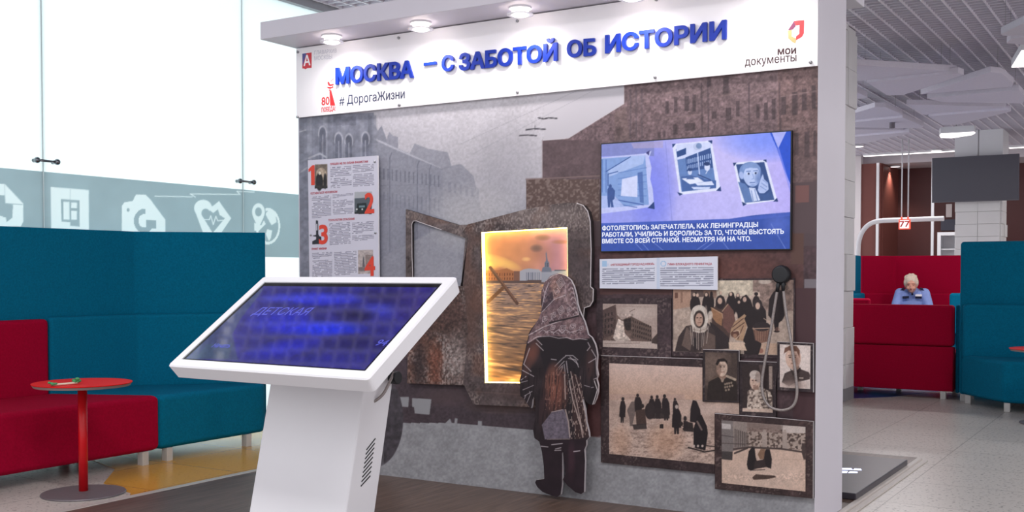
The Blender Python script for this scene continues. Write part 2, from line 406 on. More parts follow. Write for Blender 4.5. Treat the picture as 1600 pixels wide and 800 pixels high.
# ================================================================== SETTING
def struct(name, mb, m, parent=None, bevel=0):
    o = mb.build(name, m, parent, bevel)
    if parent is None: o['kind'] = 'structure'
    return o
def floor_mat(name, base, speck, tile, x0, y0, rough, vari=.03):
    m = bpy.data.materials.new(name); m.use_nodes = True; nt = m.node_tree; b = nt.nodes['Principled BSDF']; N = nt.nodes.new; L = nt.links.new
    tc = N('ShaderNodeTexCoord'); mp = N('ShaderNodeMapping'); mp.inputs['Location'].default_value = (-x0, -y0, 0); L(tc.outputs['Object'], mp.inputs[0])
    br = N('ShaderNodeTexBrick'); br.offset = 0; br.squash = 1
    br.inputs['Scale'].default_value = 1; br.inputs['Brick Width'].default_value = tile; br.inputs['Row Height'].default_value = tile
    br.inputs['Mortar Size'].default_value = .0034; br.inputs['Mortar Smooth'].default_value = .2
    br.inputs['Color1'].default_value = (1-vari,)*3+(1,); br.inputs['Color2'].default_value = (1+vari,)*3+(1,); br.inputs['Mortar'].default_value = (.46, .44, .42, 1)
    L(mp.outputs[0], br.inputs['Vector'])
    vo = N('ShaderNodeTexVoronoi'); vo.inputs['Scale'].default_value = 62; L(tc.outputs['Object'], vo.inputs['Vector'])
    no = N('ShaderNodeTexNoise'); no.inputs['Scale'].default_value = 48; no.inputs['Detail'].default_value = 3; L(tc.outputs['Object'], no.inputs['Vector'])
    rp = N('ShaderNodeValToRGB'); rp.color_ramp.elements[0].position = .36; rp.color_ramp.elements[1].position = .45
    rp.color_ramp.elements[0].color = (*s2l(speck), 1); rp.color_ramp.elements[1].color = (*s2l(base), 1)
    ad = N('ShaderNodeMath'); ad.operation = 'ADD'; sc = N('ShaderNodeMath'); sc.operation = 'MULTIPLY'; sc.inputs[1].default_value = .22
    L(vo.outputs['Distance'], sc.inputs[0]); L(no.outputs['Fac'], ad.inputs[0]); L(sc.outputs[0], ad.inputs[1])
    sb = N('ShaderNodeMath'); sb.operation = 'SUBTRACT'; sb.inputs[1].default_value = .08; L(ad.outputs[0], sb.inputs[0]); L(sb.outputs[0], rp.inputs[0])
    mx = N('ShaderNodeMix'); mx.data_type = 'RGBA'; mx.blend_type = 'MULTIPLY'; mx.inputs[0].default_value = 1
    L(rp.outputs[0], mx.inputs[6]); L(br.outputs['Color'], mx.inputs[7]); L(mx.outputs[2], b.inputs['Base Color'])
    b.inputs['Roughness'].default_value = rough; b.inputs['Specular IOR Level'].default_value = .5
    return m
TERR = floor_mat('terrazzo_tiles', (198, 191, 184), (126, 119, 114), .648, .123, 1.51, .30)
YELL = floor_mat('ochre_floor_tiles', (212, 158, 62), (196, 142, 52), .648, -3.40, -.30, .22)
struct('floor', MB().box(-5.2, 8, -6, 20, -.1, 0), TERR)
fl = MB(); fl.poly2([(-3.25, -1.22), (-3.43, -1.06), (-3.79, -.955), (-4.11, -.62), (-4.9, -.35), (-4.9, 4), (-3.25, 4)], 0, .002); struct('floor_inlay', fl, YELL)
struct('floor_inlay', MB().poly2([(-5, 5.85), tuple(Gd(1337, 622.5)[:2]), tuple(Gd(1395, 620)[:2]), tuple(Gd(1450, 613)[:2]), (-.3, 7.4), (-.3, 12.4), (-5, 12.4)], 0, .002), mat('blue_floor_and_shade', (52, 62, 122), .3))  # blue floor zone; its front strip paints in the shade below the red sofa

# open-cell ceiling: bars one way, thin slats across, dark void above
cb = MB()
for x in np.arange(-5.0, 7.5, .15): cb.box(x-.007, x+.007, -4, 17.0, 3.497, 3.522)
struct('ceiling', cb, mat('ceiling_bar', (236, 230, 240), .5))
cs = MB()
for y in np.arange(-4, 17, .1): cs.box(-5.0, 7.5, y-.012, y+.012, 3.503, 3.538)
struct('ceiling_slats', cs, mat('ceiling_slat', (214, 208, 220), .5))
struct('ceiling_void', MB().box(-5.2, 8, -4.2, 17.2, 3.9, 3.95), mat('ceiling_void_grey', (112, 108, 116), .8))
struct('trim_1', MB().box(-5.2, 8, 17.0, 19, 3.34, 3.9), mat('soffit_grey', (196, 188, 194), .7))

# left glazing
XG = -4.95
PF = Frame((XG+.012, 0, 0), (0, 1, 0), (0, 0, 1))
def film_art(a):
    w_ = (244, 250, 250); c_ = (172, 189, 195)
    a.fill(c_); a.grain(60, .05, 3)
    # document with folded corner (left)
    a.poly([(-14, 288), (8, 287), (37, 318), (37, 347), (33, 354), (-14, 354)], w_); a.poly([(-14, 305), (8, 305), (9, 318), (21, 320), (20, 340), (11, 347), (10, 340), (-14, 332)], c_)
    a.line([(8.5, 287), (9, 318), (36, 319.5)], .9, c_)
    # floor plan
    a.poly([(80, 292), (139.5, 297), (140, 380), (81, 380)], w_)
    a.poly([(96, 311), (125, 313), (125, 354), (110.5, 353), (110.5, 347), (97, 346)], c_); a.poly([(99.5, 315), (109, 315.5), (109.5, 343.5), (100, 343)], w_); a.poly([(112, 316), (121, 316.5), (121, 325.5), (112, 325)], w_); a.poly([(112, 329), (121, 329.5), (121, 343.5), (112, 343.5)], w_); a.line([(110.5, 296), (110.5, 312)], .8, c_)
    # camera
    a.poly([(191, 322), (195, 316), (208, 314), (213, 304), (228, 304), (236, 312), (259, 343), (260, 390), (191, 390)], w_)
    a.ell(201, 328, 2.2, 2.8, c_); a.ring(226, 345, 9, 16, c_, sy=1.18); a.rect(228, 325, 246, 344, w_); a.rect(229, 344, 245, 357.5, c_)
    # heart with pulse
    a.ell(318, 325, 14, 13, w_); a.poly([(305, 329), (307, 320), (333, 322), (343, 314), (362, 341), (345, 366), (333, 378), (318, 364)], w_)
    a.ell(322, 333, 6.5, 7, c_); a.poly([(315.5, 335), (329, 329), (334, 333), (341, 327), (344, 336), (352, 341), (338, 358), (333, 364)], c_)
    a.line([(318, 343), (328, 343), (330, 337), (334, 351), (338, 338), (341, 345), (349, 344)], 1.7, w_)
    # pin and globe
    a.ring(419.5, 353.5, 16, 19, w_, sy=1.5); a.poly([(415, 334), (421, 328), (431, 334), (433, 347), (425, 352), (421, 345)], w_); a.poly([(398, 348), (409, 352), (413, 344), (416, 350), (404, 362), (398, 360)], w_); a.poly([(418, 358), (426, 360), (424, 372), (421, 377), (416, 366)], w_)
    a.ell(404.5, 333, 11.5, 15.5, c_); a.ell(404.5, 331, 10, 13.5, w_); a.poly([(396, 339), (413, 339), (404.5, 357)], w_); a.ell(404.5, 331, 5.2, 7, c_)
    a.line([(243, 306.5), (301, 307.5)], 1.6, w_); a.line([(298, 303), (306, 308)], 1.6, w_); a.line([(298, 303), (374, 303.8)], 1.6, w_); a.line([(371, 299), (376, 304)], 1.6, w_); a.line([(371, 299), (398, 300)], 1.6, w_)
joints = [-2.29, -.50, 1.285, 3.07, 4.86, 6.65]
FZ0, FZ1 = PF.at(440, 402)[1], (PF.at(463, 303.5)[1]+PF.at(0, 262)[1])/2
for i, (ya, yb) in enumerate(zip(joints, joints[1:])):
    o = struct('window_%d' % (i+1), MB().box(XG-.006, XG+.006, ya+.004, yb-.004, .0, 3.5), FROST)
    art_surface('window_film', PF, None, film_art, .006 if i < 3 else .05, FILM, o, ab=[(ya+.004, FZ0), (yb-.004, FZ0), (yb-.004, FZ1), (ya+.004, FZ1)], off=-.005)
    m = MB(); m.box(XG-.01, XG+.004, yb-.004, yb+.004, 0, 3.5); struct('trim_%d' % (i+2), m, mat('joint_seal', (196, 208, 210), .4))
struct('trim_8', MB().box(XG-.06, XG+.06, -2.4, 17, 3.44, 3.56), mat('ceiling_margin', (170, 172, 178), .6))
for k, (py, pz, lab) in enumerate(((-.50, 0, 'polished metal glass clamp bridging the glazing joint above the floor-plan icon'), (1.285, 0, 'polished metal glass clamp bridging the glazing joint above the heart icon'))):
    z = PF.at(*((67, 252), (379, 284))[k])[1]
    t = thing('glass_clamp', lab, 'clamp', (XG+.006, py, z), group=None)
    MB().tube((.045, -.075, 0), (.045, .085, 0), .008).build('bar', CHROME, t, smooth=True)
    for s in (-1, 1):
        m = MB().tube((0, s*.07, 0), (.055, s*.07, 0), .013); m.ball((.045, s*.074, 0), .020)
        m.build('clamp_head', CHROME, t, smooth=True)

# back walls far right
BROWN = mat('dark_brown_panel', (84, 44, 44), .5, nscale=2, namp=.06); BROWN2 = mat('brown_panel', (112, 62, 56), .5, nscale=2, namp=.06)
struct('wall_back', MB().box(-3.6, 8, 18.2, 18.3, 0, 3.34), BROWN)
struct('wall_side', MB().box(-3.72, -3.6, 16.9, 18.25, 0, 3.34), BROWN2)
struct('wall_front', MB().box(-3.99, -3.62, 16.8, 16.9, 0, 3.34), BROWN2)
struct('wall_far_left', MB().box(-5.2, -3.99, 16.75, 16.9, 0, 3.5), mat('white_plaster', (222, 216, 218), .7))
for k, px in enumerate((1371, 1457)):
    p = Wl(px, 400, 16.75); struct('trim_%d' % (9+k), MB().box(p[0]-.024, p[0]+.024, 16.70, 16.75, 0, 3.34), WHITE)
p0, p1 = Gd(1350, 244, 3.49), Gd(1492, 237, 3.49)

# white tiled columns
def column(label, x0, x1, y0, y1, z1, tw, th, seed, zt=0, plain_top=None):
    t = thing('tiled_column', label, 'column', ((x0+x1)/2, (y0+y1)/2, 0)); cx, cy = (x0+x1)/2, (y0+y1)/2; r = random.Random(seed)
    MB().box(x0-cx+.03, x1-cx-.03, y0-cy+.03, y1-cy-.03, 0, z1).build('core', TILE, t)
    m = MB(); zz = plain_top or z1
    def strip(ax, lo, hi, face, sgn):
        n = max(1, round((hi-lo)/tw)); e = (hi-lo)/n
        for r_ in range(int(math.ceil(zz/th))):
            for i in range(n):
                d = .012+r.random()*.022; a, b = lo+i*e+.002, lo+(i+1)*e-.002; z0_, z1_ = max(r_*th, .12), min((r_+1)*th-.003, zz)
                if z1_ <= z0_: continue
                if ax == 'x': m.box(*sorted((face, face+sgn*d))[:2], a, b, z0_, z1_) if False else m.box(min(face, face+sgn*d), max(face, face+sgn*d), a, b, z0_, z1_)
                else: m.box(a, b, min(face, face+sgn*d), max(face, face+sgn*d), z0_, z1_)
    hx, hy = (x1-x0)/2-.03, (y1-y0)/2-.03
    strip('x', -hy, hy, hx, 1); strip('x', -hy, hy, -hx, -1); strip('y', -hx, hx, -hy, -1); strip('y', -hx, hx, hy, 1)
    m.build('relief_tiles', TILE, t, .003, 1)
    if plain_top:
        m = MB()
        for a, b in ((-hx-.03, -.01), (.01, hx+.03)): m.box(a, b, -hy-.03, hy+.03, plain_top, z1)
        m.build('upper_cladding', WHITE, t)
    MB().box(-hx-.02, hx+.02, -hy-.02, hy+.02, 0, .12).build('plinth', mat('grey_plinth', (150, 150, 152), .5), t)
    return t
column('white column with staggered relief tiles directly behind the display wall', -1.93, -1.255, 4.98, 5.66, 3.5, .34, .345, 3)
column('white tiled column behind the hanging dark television', -1.79, -1.07, 13.9, 14.55, 3.5, .36, .2, 5, plain_top=2.75)

# ================================================================== EXHIBIT PLATFORM AND DISPLAY WALL
t = thing('exhibit_platform', 'low dark wood platform with metal edging under the display wall', 'platform', (0, 0, 0))
def wood():
    m = bpy.data.materials.new('dark_wood_laminate'); m.use_nodes = True; nt = m.node_tree; b = nt.nodes['Principled BSDF']; N = nt.nodes.new; L = nt.links.new
    tc = N('ShaderNodeTexCoord'); mp = N('ShaderNodeMapping'); mp.inputs['Scale'].default_value = (14, 1.1, 1); L(tc.outputs['Object'], mp.inputs[0])
    no = N('ShaderNodeTexNoise'); no.inputs['Scale'].default_value = 3; no.inputs['Detail'].default_value = 8; L(mp.outputs[0], no.inputs['Vector'])
    rp = N('ShaderNodeValToRGB'); rp.color_ramp.elements[0].position = .3; rp.color_ramp.elements[1].position = .72
    rp.color_ramp.elements[0].color = (*s2l((72, 57, 50)), 1); rp.color_ramp.elements[1].color = (*s2l((112, 92, 82)), 1); L(no.outputs['Fac'], rp.inputs[0]); L(rp.outputs[0], b.inputs['Base Color'])
    b.inputs['Roughness'].default_value = .38; return m
MB().box(-3.25, -.004, -3.6, 2.28, 0, .02).build('deck', wood(), t)
PROF = mat('edge_profile_metal', (196, 190, 184), .35, .25)
m = MB(); m.box(-3.30, -3.25, -3.6, 2.28, 0, .022); m.box(-3.335, -3.30, -3.6, 2.28, 0, .012); m.build('edge_profile', PROF, t, .003)
m = MB(); m.box(-.004, .026, -3.6, 2.28, 0, .021); m.box(.026, .06, -3.6, 2.28, 0, .010); m.build('edge_profile', mat('beige_profile', (200, 192, 186), .45), t, .003)

XL, ZB, ZT = -3.178, .02, 2.562
dw = thing('display_wall', 'big white exhibition wall with a printed street scene and overhanging canopy', 'display wall', (0, 0, 0))
MB().box(XL, 0, .002, .466, ZB, ZT).build('wall_body', STANDW, dw, .006)
MB().box(XL-.012, .012, -.30, .765, ZT, 2.664).build('canopy', STANDW, dw, .004)
FOG = (158, 157, 167)
def backdrop_art(a):
    X, Y = a.X, a.Y
    a.fill(lambda x, y: np.stack([184-36*np.clip((y-180)/260, 0, 1), 182-34*np.clip((y-180)/260, 0, 1), 190-32*np.clip((y-180)/260, 0, 1)], 1))
    a.soft(800, 190, 240, 130, (204, 201, 206), .6)
    # pale street front
    a.poly([(583, 190), (600, 222), (640, 240), (692, 262), (692, 440), (583, 440)], (140, 142, 154)); a.poly([(583, 216), (596, 196), (606, 222), (583, 224)], (134, 136, 148))
    a.poly([(603, 222), (608, 206), (614, 212), (622, 214), (622, 232), (603, 230)], (145, 146, 158)); a.line([(583, 216), (615, 231), (650, 246), (690, 262)], 3, (176, 177, 188))
    a.poly([(640, 240), (648, 224), (668, 232), (700, 238), (706, 262), (692, 264)], (150, 151, 162)); a.poly([(692, 262), (720, 256), (740, 275), (752, 330), (752, 420), (692, 430)], (138, 140, 152), .75)
    for i in range(15):
        x = 592+i*6.6; a.rect(x, 262+i*.9, x+2.4, 280+i*.9, (112, 115, 129), .75)
        a.rect(x, 300+i*.8, x+2.4, 322+i*.6, (118, 121, 134), .6)
    for x in (609, 652, 671): a.line([(x+3, 236+(x-600)*.3), (x, 244+(x-600)*.3), (x, 395)], 1.6, (104, 107, 121), .8)
    a.line([(595, 290), (690, 288)], 1.2, (122, 124, 137), .7)
    for i in range(6): a.rect(700+i*9, 285+i*2, 704+i*9, 300+i*2, (122, 125, 138), .5)
    # tall ornate facade on the left
    a.poly([(465, 180), (584, 176), (584, 250), (584, 440), (465, 500)], (128, 131, 145))
    for x, c in ((468, 118), (480, 146), (492, 122), (505, 150), (520, 112), (533, 142), (548, 120), (562, 138), (575, 108), (581, 134)): a.poly([(x, 180), (x+7, 180), (x+7, 440), (x, 440)], (c, c+3, c+16), .7)
    for x, y in ((499, 196), (524, 206), (540, 208), (566, 205)):
        a.ell(x+5, y+12, 7, 12, (160, 162, 174)); a.ell(x+5, y+13, 5, 10, (98, 101, 116)); a.rect(x, y+14, x+10, y+60, (100, 103, 118), .8); a.rect(x+4, y+14, x+6, y+60, (150, 152, 164), .7)
    a.rect(522, 182, 556, 196, (102, 104, 118), .6); a.line([(470, 252), (500, 240), (510, 246)], 3, (176, 178, 188), .8); a.line([(468, 206), (478, 203)], 2, (180, 182, 190), .7)
    a.rect(465, 240, 482, 500, (124, 128, 142), .7); a.line([(468, 270), (480, 262)], 3, (168, 170, 180), .6)
    m = (X < 590) & (Y > 176); a.grain(9, .22, 21, m, 4)
    # snowy street
    a.poly([(584, 432), (600, 400), (700, 350), (770, 330), (850, 330), (850, 480), (584, 480)], (152, 153, 163), .8); a.soft(740, 340, 90, 60, (186, 184, 186), .6)
    a.poly([(592, 300), (592, 440), (640, 440), (640, 380), (700, 345)], (122, 124, 138), .35)
    a.line([(720, 225), (905, 140)], .8, (140, 140, 150), .6); a.line([(740, 240), (930, 140)], .8, (140, 140, 150), .5)
    m = (X > 590) & (X < 850) & (Y < 480); a.grain(3, .09, 4, m, 3); a.grain(90, .05, 5, m)
    a.soft(790, 245, 60, 70, (128, 127, 136), .25)
    # trams of birds and the overhead wires fittings
    for P in ([(812, 212), (825, 211), (838, 212)], [(822, 203), (834, 201), (852, 202)], [(841, 184), (850, 186), (857, 184), (870, 185)]): a.line(P, 2.2, (58, 56, 64))
    a.line([(836, 196), (836, 203)], 1, (58, 56, 64))
    # snow at the bottom
    a.rect(400, 655, 1300, 900, (150, 151, 155)); m = Y > 655; a.grain(16, .10, 31, m, 4); a.grain(3, .10, 33, m, 2)
    # dark brown mass on the right: house fronts on top, rusty plates lower down
    P = [(975, 80), (975, 162), (888, 216), (847, 219.5), (847, 279.5), (822, 281), (822, 480), (600, 480), (600, 661), (700, 661), (830, 671), (918, 681), (1290, 690), (1290, 80)]
    M = inpoly(X, Y, P); a.put(M, (84, 70, 74))
    up = M & (Y < 300-(X-940)*.05); a.put(up, lambda x, y: np.stack([116-16*np.clip((y-140)/140, 0, 1), 98-15*np.clip((y-140)/140, 0, 1), 101-13*np.clip((y-140)/140, 0, 1)], 1))
    a.put(up & (X > 1215), (112, 92, 92)); a.grain(13, .20, 41, up, 4); a.grain(3, .22, 43, up, 2)
    def win(x, y, w_, h_, c=(66, 56, 60), al=.72):
        s = -.09; a.poly([(x, y), (x+w_, y+w_*s), (x+w_, y+w_*s+h_), (x, y+h_)], c, al)
    for x in (985, 994, 1003): a.line([(x, 140), (x, 215)], 3, (88, 78, 84), .6)
    for x, y, w_, h_ in ((1040, 158, 5, 20), (1053, 152, 6, 24), (1069, 150, 8, 24), (1082, 148, 5, 26), (1112, 174, 8, 12), (1134, 168, 9, 20), (1150, 158, 6, 24), (1182, 163, 5, 22), (1194, 160, 6, 28), (1206, 155, 6, 32), (1221, 150, 7, 30), (1238, 144, 8, 36), (1253, 139, 7, 34), (1268, 134, 7, 36), (1241, 208, 7, 34), (1257, 206, 8, 40), (1271, 204, 4, 40), (1070, 193, 16, 12), (1052, 195, 7, 16), (1105, 122, 6, 14), (1130, 120, 9, 26), (1036, 205, 4, 10), (1028, 206, 4, 10)): win(x, y, w_, h_)
    for P2 in ([(1040, 146), (1080, 138)], [(1110, 152), (1155, 146)], [(1146, 186), (1170, 182)], [(1175, 150), (1215, 140)], [(1215, 152), (1277, 142)], [(1225, 203), (1277, 192)], [(1040, 185), (1100, 178)]): a.line(P2, 2.2, (132, 112, 112), .7)
    for x in (1096, 1106, 1170, 1218): a.line([(x, 130), (x+1, 205)], 3, (70, 60, 66), .6)
    a.poly([(960, 176), (978, 166), (984, 220), (960, 222)], (112, 95, 92), .5); a.soft(966, 205, 9, 10, (70, 58, 60), .7)
    a.grain(2.2, .16, 44, up, 2); a.grain(6, .14, 45, up, 2)
    a.rect(847, 219, 938, 280, (96, 80, 84)); m = M & (X < 938) & (Y > 219) & (Y < 280); a.grain(18, .18, 47, m); a.grain(3, .12, 48, m, 2)
    a.line([(975, 130), (975, 162), (888, 216), (847, 219.5), (847, 279.5)], 1.1, (206, 200, 204), .8)
    # speckled plate above the cab
    m = M & (X > 821) & (X < 937) & (Y >= 280) & (Y < 345); a.put(m, (92, 74, 70)); n = vnoise(X, Y, 2.6, 51); a.put(m, (150, 134, 128), np.clip((n-.5)*3, 0, 1)*.6); a.line([(822, 280), (937, 275)], 2, (128, 108, 106))
    # rusty field right
    m = M & (X > 890) & (Y > 385); a.put(m, (72, 56, 60)); a.grain(40, .22, 53, m); a.grain(4, .18, 54, m, 2)
    a.rect(937, 388, 1255, 460, (88, 60, 58), .8); a.soft(1130, 420, 110, 30, (104, 66, 60), .7); a.grain(5, .2, 57, (Y > 388) & (Y < 440) & (X > 937))
    a.rect(1240, 225, 1277, 365, (96, 80, 82), .35); a.poly([(1243, 290), (1264, 289), (1264, 316), (1243, 317)], (118, 84, 82)); a.rect(1236, 364, 1256, 412, (92, 68, 62)); a.rect(1257, 436, 1276, 456, (118, 112, 118)); a.rect(1240, 450, 1275, 680, (74, 52, 56))
    # lower body of the lorry
    m = M & (X < 918) & (Y > 560); a.put(m, (70, 60, 66)); a.grain(30, .16, 61, m); a.grain(3, .16, 62, m, 2)
    a.soft(790, 635, 70, 14, (110, 90, 84), .6); a.soft(700, 620, 60, 18, (88, 72, 74), .6)
    a.rect(900, 560, 940, 683, (96, 58, 56), .6)
    for P2 in ([(625, 620), (639, 620.5), (638, 636), (627, 635)], [(644, 622), (674, 624), (671, 648), (648, 646), (647, 636), (644, 635)]): a.poly(P2, (150, 151, 155))
    a.poly([(694, 663), (703, 654), (706, 661), (710, 661), (711, 653), (715, 654), (714, 662)], (150, 151, 155)); a.poly([(746, 668), (747, 657.5), (753, 658), (753, 668)], (150, 151, 155))
    a.ell(585, 655, 45, 75, (72, 68, 74)); m = ((X-585)/45)**2+((Y-655)/75)**2 < 1; a.grain(6, .3, 65, m); a.rect(470, 661, 600, 900, (150, 151, 155), .3)
    m = (X > 590) & (X < 640) & (Y > 640); 
art_surface('printed_backdrop', WF(0), None, backdrop_art, .0046, PRINT, dw, ab=[(XL+.012, ZB), (-.004, ZB), (-.004, ZT-.001), (XL+.012, ZT-.001)])

# ------------------------------------------------------------------ header banner
fb = WF(-.022); BX0, BX1 = Wl(463.3, 185.5, -.022)[0], Wl(1277.3, 104.7, -.022)[0]; BZ0, BZ1 = 2.139, 2.556
bn = thing('header_banner', 'long white header board with raised blue slogan letters across the display wall', 'banner', (0, -.01, 0)); bn.location = (0, 0, 0)
MB().box(BX0, BX1, -.022, -.012, BZ0, BZ1).build('board', WHITEB, bn, .001)
BLUE = mat('blue_letter_face', (22, 52, 160), .4, spec=.25); NAVY = mat('navy_print', (38, 48, 84), .5); REDP = mat('red_print', (214, 46, 50), .5); BRNP = mat('brown_print', (66, 42, 46), .5); PALEP = mat('pale_grey_print', (196, 196, 208), .5)
for body, l, r, h in (('МОСКВА', (527, 133), (648.5, 122), 26.5), ('—', (664.5, 111), (684, 108.5), 27), ('С', (692.5, 113), (711.5, 111), 25.5), ('ЗАБОТОЙ', (719.5, 111.5), (873, 95.5), 27), ('ОБ', (888, 91), (933, 87.5), 27), ('ИСТОРИИ', (947.5, 84.5), (1136.5, 62), 28.5)):
    lettering('letter', body, fb, l, r, h, BLUE, bn, bold=.036, off=.004, depth=.014, split=True)
lettering('hashtag_print', '# ДорогаЖизни', fb, (530.5, 164), (632.5, 153.5), 14, NAVY, bn, bold=.008)
lettering('emblem_print', '80', fb, (502.5, 165), (515, 163.5), 13.5, REDP, bn, bold=.02)
lettering('emblem_print', 'ПОБЕДА!', fb, (502.5, 175.5), (524.5, 173), 7.5, REDP, bn, bold=.03)
lettering('archive_print', 'ГЛАВАРХИВ', fb, (491.5, 85.5), (526, 82), 6, PALEP, bn)
lettering('archive_print', 'МОСКВЫ', fb, (491.5, 94.5), (519, 91.5), 6.5, PALEP, bn)
lettering('office_print', 'мои', fb, (1215, 86), (1244, 84), 12.5, BRNP, bn, bold=.03)
lettering('office_print', 'документы', fb, (1164, 103), (1244.5, 95.5), 13, BRNP, bn, bold=.008)
def flat(name, fr, polys, parent, off=.0007):
    m = MB(); mats = []
    for P, c in polys:
        mm = mat('print_%d_%d_%d' % c, c, .5)
        if mm not in mats: mats.append(mm)
        m.mi = mats.index(mm); k = off+.0002*len(mats)
        m.prism([fr.pt(*fr.at(*q), k) for q in P], -fr.N*.0003)
    return m.build(name, mats, parent)
a_ = [(472.5, 84), (487, 82), (487, 106), (480, 106.5), (477.5, 108.5), (475, 107), (472.5, 107)]
flat('archive_logo', fb, [(a_, (206, 54, 66)), ([(472.5, 84), (479, 83), (473, 103)], (82, 84, 150))], bn)
lettering('archive_logo', 'А', fb, (474.5, 103.5), (485.5, 102), 17, WHITEB, bn, bold=.02, off=.0016)
st = [([(515, 143), (517.5, 140.5), (524, 165), (516, 165)], (214, 46, 50)), ([(511.5, 128.5), (514, 127.5), (516, 132), (521, 131), (522, 133), (516, 135), (513, 133)], (214, 46, 50)), ([(511, 135.5), (518, 136), (520.5, 134), (521, 137), (516, 139), (512, 138)], (214, 46, 50)), ([(516.5, 127), (521, 122.5), (521.6, 123.2), (517.2, 128)], (226, 90, 92)), ([(514, 141), (515.5, 139), (517, 141), (515.5, 143)], (226, 90, 92))]
flat('victory_figure', fb, st, bn)
lg = [([(1231, 47.5), (1241, 32.5), (1243, 33), (1243, 41.5), (1239, 46)], (112, 44, 80)), ([(1241, 32.5), (1256.5, 31.5), (1256, 52), (1253, 57.5), (1243.5, 63), (1243.7, 57), (1249, 53), (1249.3, 39), (1243, 40)], (228, 58, 62)), ([(1231, 48), (1237, 46.8), (1237, 57), (1243.7, 60), (1244, 64), (1242.5, 68), (1238, 65.5), (1231.5, 60)], (240, 160, 108))]
flat('office_logo', fb, lg, bn)
for px, py in ((466, 81.5), (465.5, 183), (623.5, 59.5), (624.5, 164.5), (809, 33), (809, 144.5), (1026, 0), (1024, 121), (1267, 97.5)):
    p = Wl(px, py, -.022); m = MB().tube(p, p-np.array((0, .009, 0)), .0075); m.ball(p-np.array((0, .009, 0)), .0068, (1, .5, 1)); m.build('screw_cap', STEEL, bn, smooth=True)

# ------------------------------------------------------------------ text panel on the left
ft = WF(-.030)
tp = thing('text_panel', 'narrow white text panel with red numerals one to four left of the lorry', 'text panel')
TP = [(481, 250.5), (590, 243), (592, 470), (484, 474)]
def tp_art(a):
    a.fill((206, 206, 220))
    def pic(x0, y0, x1, y1, c): a.poly([(x0, y0), (x1, y0-.7), (x1, y1-.7), (x0, y1)], c)
    pic(492, 257, 511.5, 294.5, (112, 102, 92)); a.ell(502, 272, 8, 10, (176, 160, 142)); a.ell(499, 284, 5.5, 14, (38, 38, 42)); a.ell(508, 283, 2.6, 12, (44, 42, 44)); a.ell(499.5, 270.5, 2, 2.6, (226, 216, 200)); a.rect(491.5, 290, 511.5, 294.5, (52, 50, 50)); a.grain(3, .25, 3, inpoly(a.X, a.Y, [(491, 257), (511.5, 256), (511.5, 294), (491, 295)]))
    pic(554, 300, 581, 334, (168, 172, 178)); a.poly([(554, 310), (581, 308), (581, 334), (554, 334)], (84, 92, 100)); a.poly([(558, 318), (572, 317), (575, 331), (557, 331)], (34, 44, 48)); a.rect(561, 321, 570, 324, (110, 132, 140)); a.ell(557.5, 327, 1.2, 1.4, (226, 228, 226)); a.ell(566, 327, 1.2, 1.4, (226, 228, 226)); a.rect(554, 331, 581, 334.5, (44, 46, 50))
    P = [(493.5, 345), (494.5, 344), (497, 345), (497.5, 366), (499, 369), (502, 370), (502, 377), (504, 381), (488, 382), (488, 377), (494, 374), (494, 370), (489, 369), (489, 368), (494, 367)]
    a.poly(P, (44, 46, 54)); a.rect(494.3, 350, 496, 360, (190, 190, 202))
    pic(559.5, 391, 583, 428, (176, 166, 164)); a.poly([(566, 417), (567, 404), (568, 400), (569, 404), (570, 417)], (92, 92, 98)); a.rect(560, 417, 570, 424, (128, 118, 118)); a.rect(571, 398, 583, 420, (120, 104, 100), .6); a.grain(3, .2, 8, (a.X > 559) & (a.X < 583) & (a.Y > 391) & (a.Y < 428))
    T = a.text
    T((516, 261), (549, 258.5), (516, 277), 6, 1); T((516.5, 278.5), (549, 276), (517, 295), 6, 2, last=.45)
    T((551, 258), (584, 255.5), (551, 270), 5, 3); T((551, 272), (584, 269.5), (551.5, 292.5), 8, 4)
    T((487, 307), (517, 304.5), (487.5, 342), 14, 5, last=.5); T((519.5, 304), (552, 301.5), (519.5, 310), 3, 6, last=.3); T((519.5, 313), (552, 310.5), (520, 325), 5, 7, last=.6); T((520, 326), (552, 324), (520, 336), 4, 8)
    T((514, 349), (547, 346.5), (515, 383.5), 14, 9); T((550, 347.5), (584, 345), (550, 366), 7, 10, last=.5); T((550, 368), (584, 366), (550.5, 377), 4, 11, last=.7)
    T((487.5, 395), (519, 393), (487.5, 405), 4, 12, last=.4); T((488, 407), (519, 405), (488, 446), 16, 13); T((522, 394), (557, 391.5), (522.5, 431), 15, 14, last=.7); T((522.5, 436), (557, 434), (523, 470), 12, 16); T((488, 446), (519, 444), (488, 470), 9, 17)
board('board', ft, TP, .010, WHITEB, tp); art_surface('printed_face', ft, TP, tp_art, .0023, PRINT, tp)
ORNG = mat('orange_red_numeral', (216, 66, 46), .5); TRED = mat('crimson_print', (176, 44, 66), .5)
flat('numeral', ft, [([(482.3, 264.5), (488, 258.5), (491.8, 258), (492, 289), (486.6, 289.4), (486.3, 266.5), (482.5, 269)], (216, 66, 46))], tp, off=.002)
for ch, l, r, h in (('2', (570, 334), (585, 333), 34), ('3', (498.5, 382), (512.5, 381), 32), ('4', (570, 432), (586.5, 431), 32)): lettering('numeral', ch, ft, l, r, h, ORNG, tp, bold=-.012 if ch == '1' else .03, off=.002)
for body, l, r, h in (('ОРЕШЕК НЕ ПО ЗУБАМ ФАШИСТАМ', (516, 258.3), (575, 253.8), 3.4), ('ОСТАВАТЬСЯ ЧЕЛОВЕКОМ', (485.5, 304), (527, 301), 3.4), ('ТЕХНОЛОГИИ СПАСЕНИЯ', (513, 345.8), (554, 343.6), 3.4), ('ПУНКТ ЖИЗНИ', (487, 391), (510.5, 389.8), 3.4)): lettering('heading', body, ft, l, r, h, TRED, tp, bold=.03, off=.001)
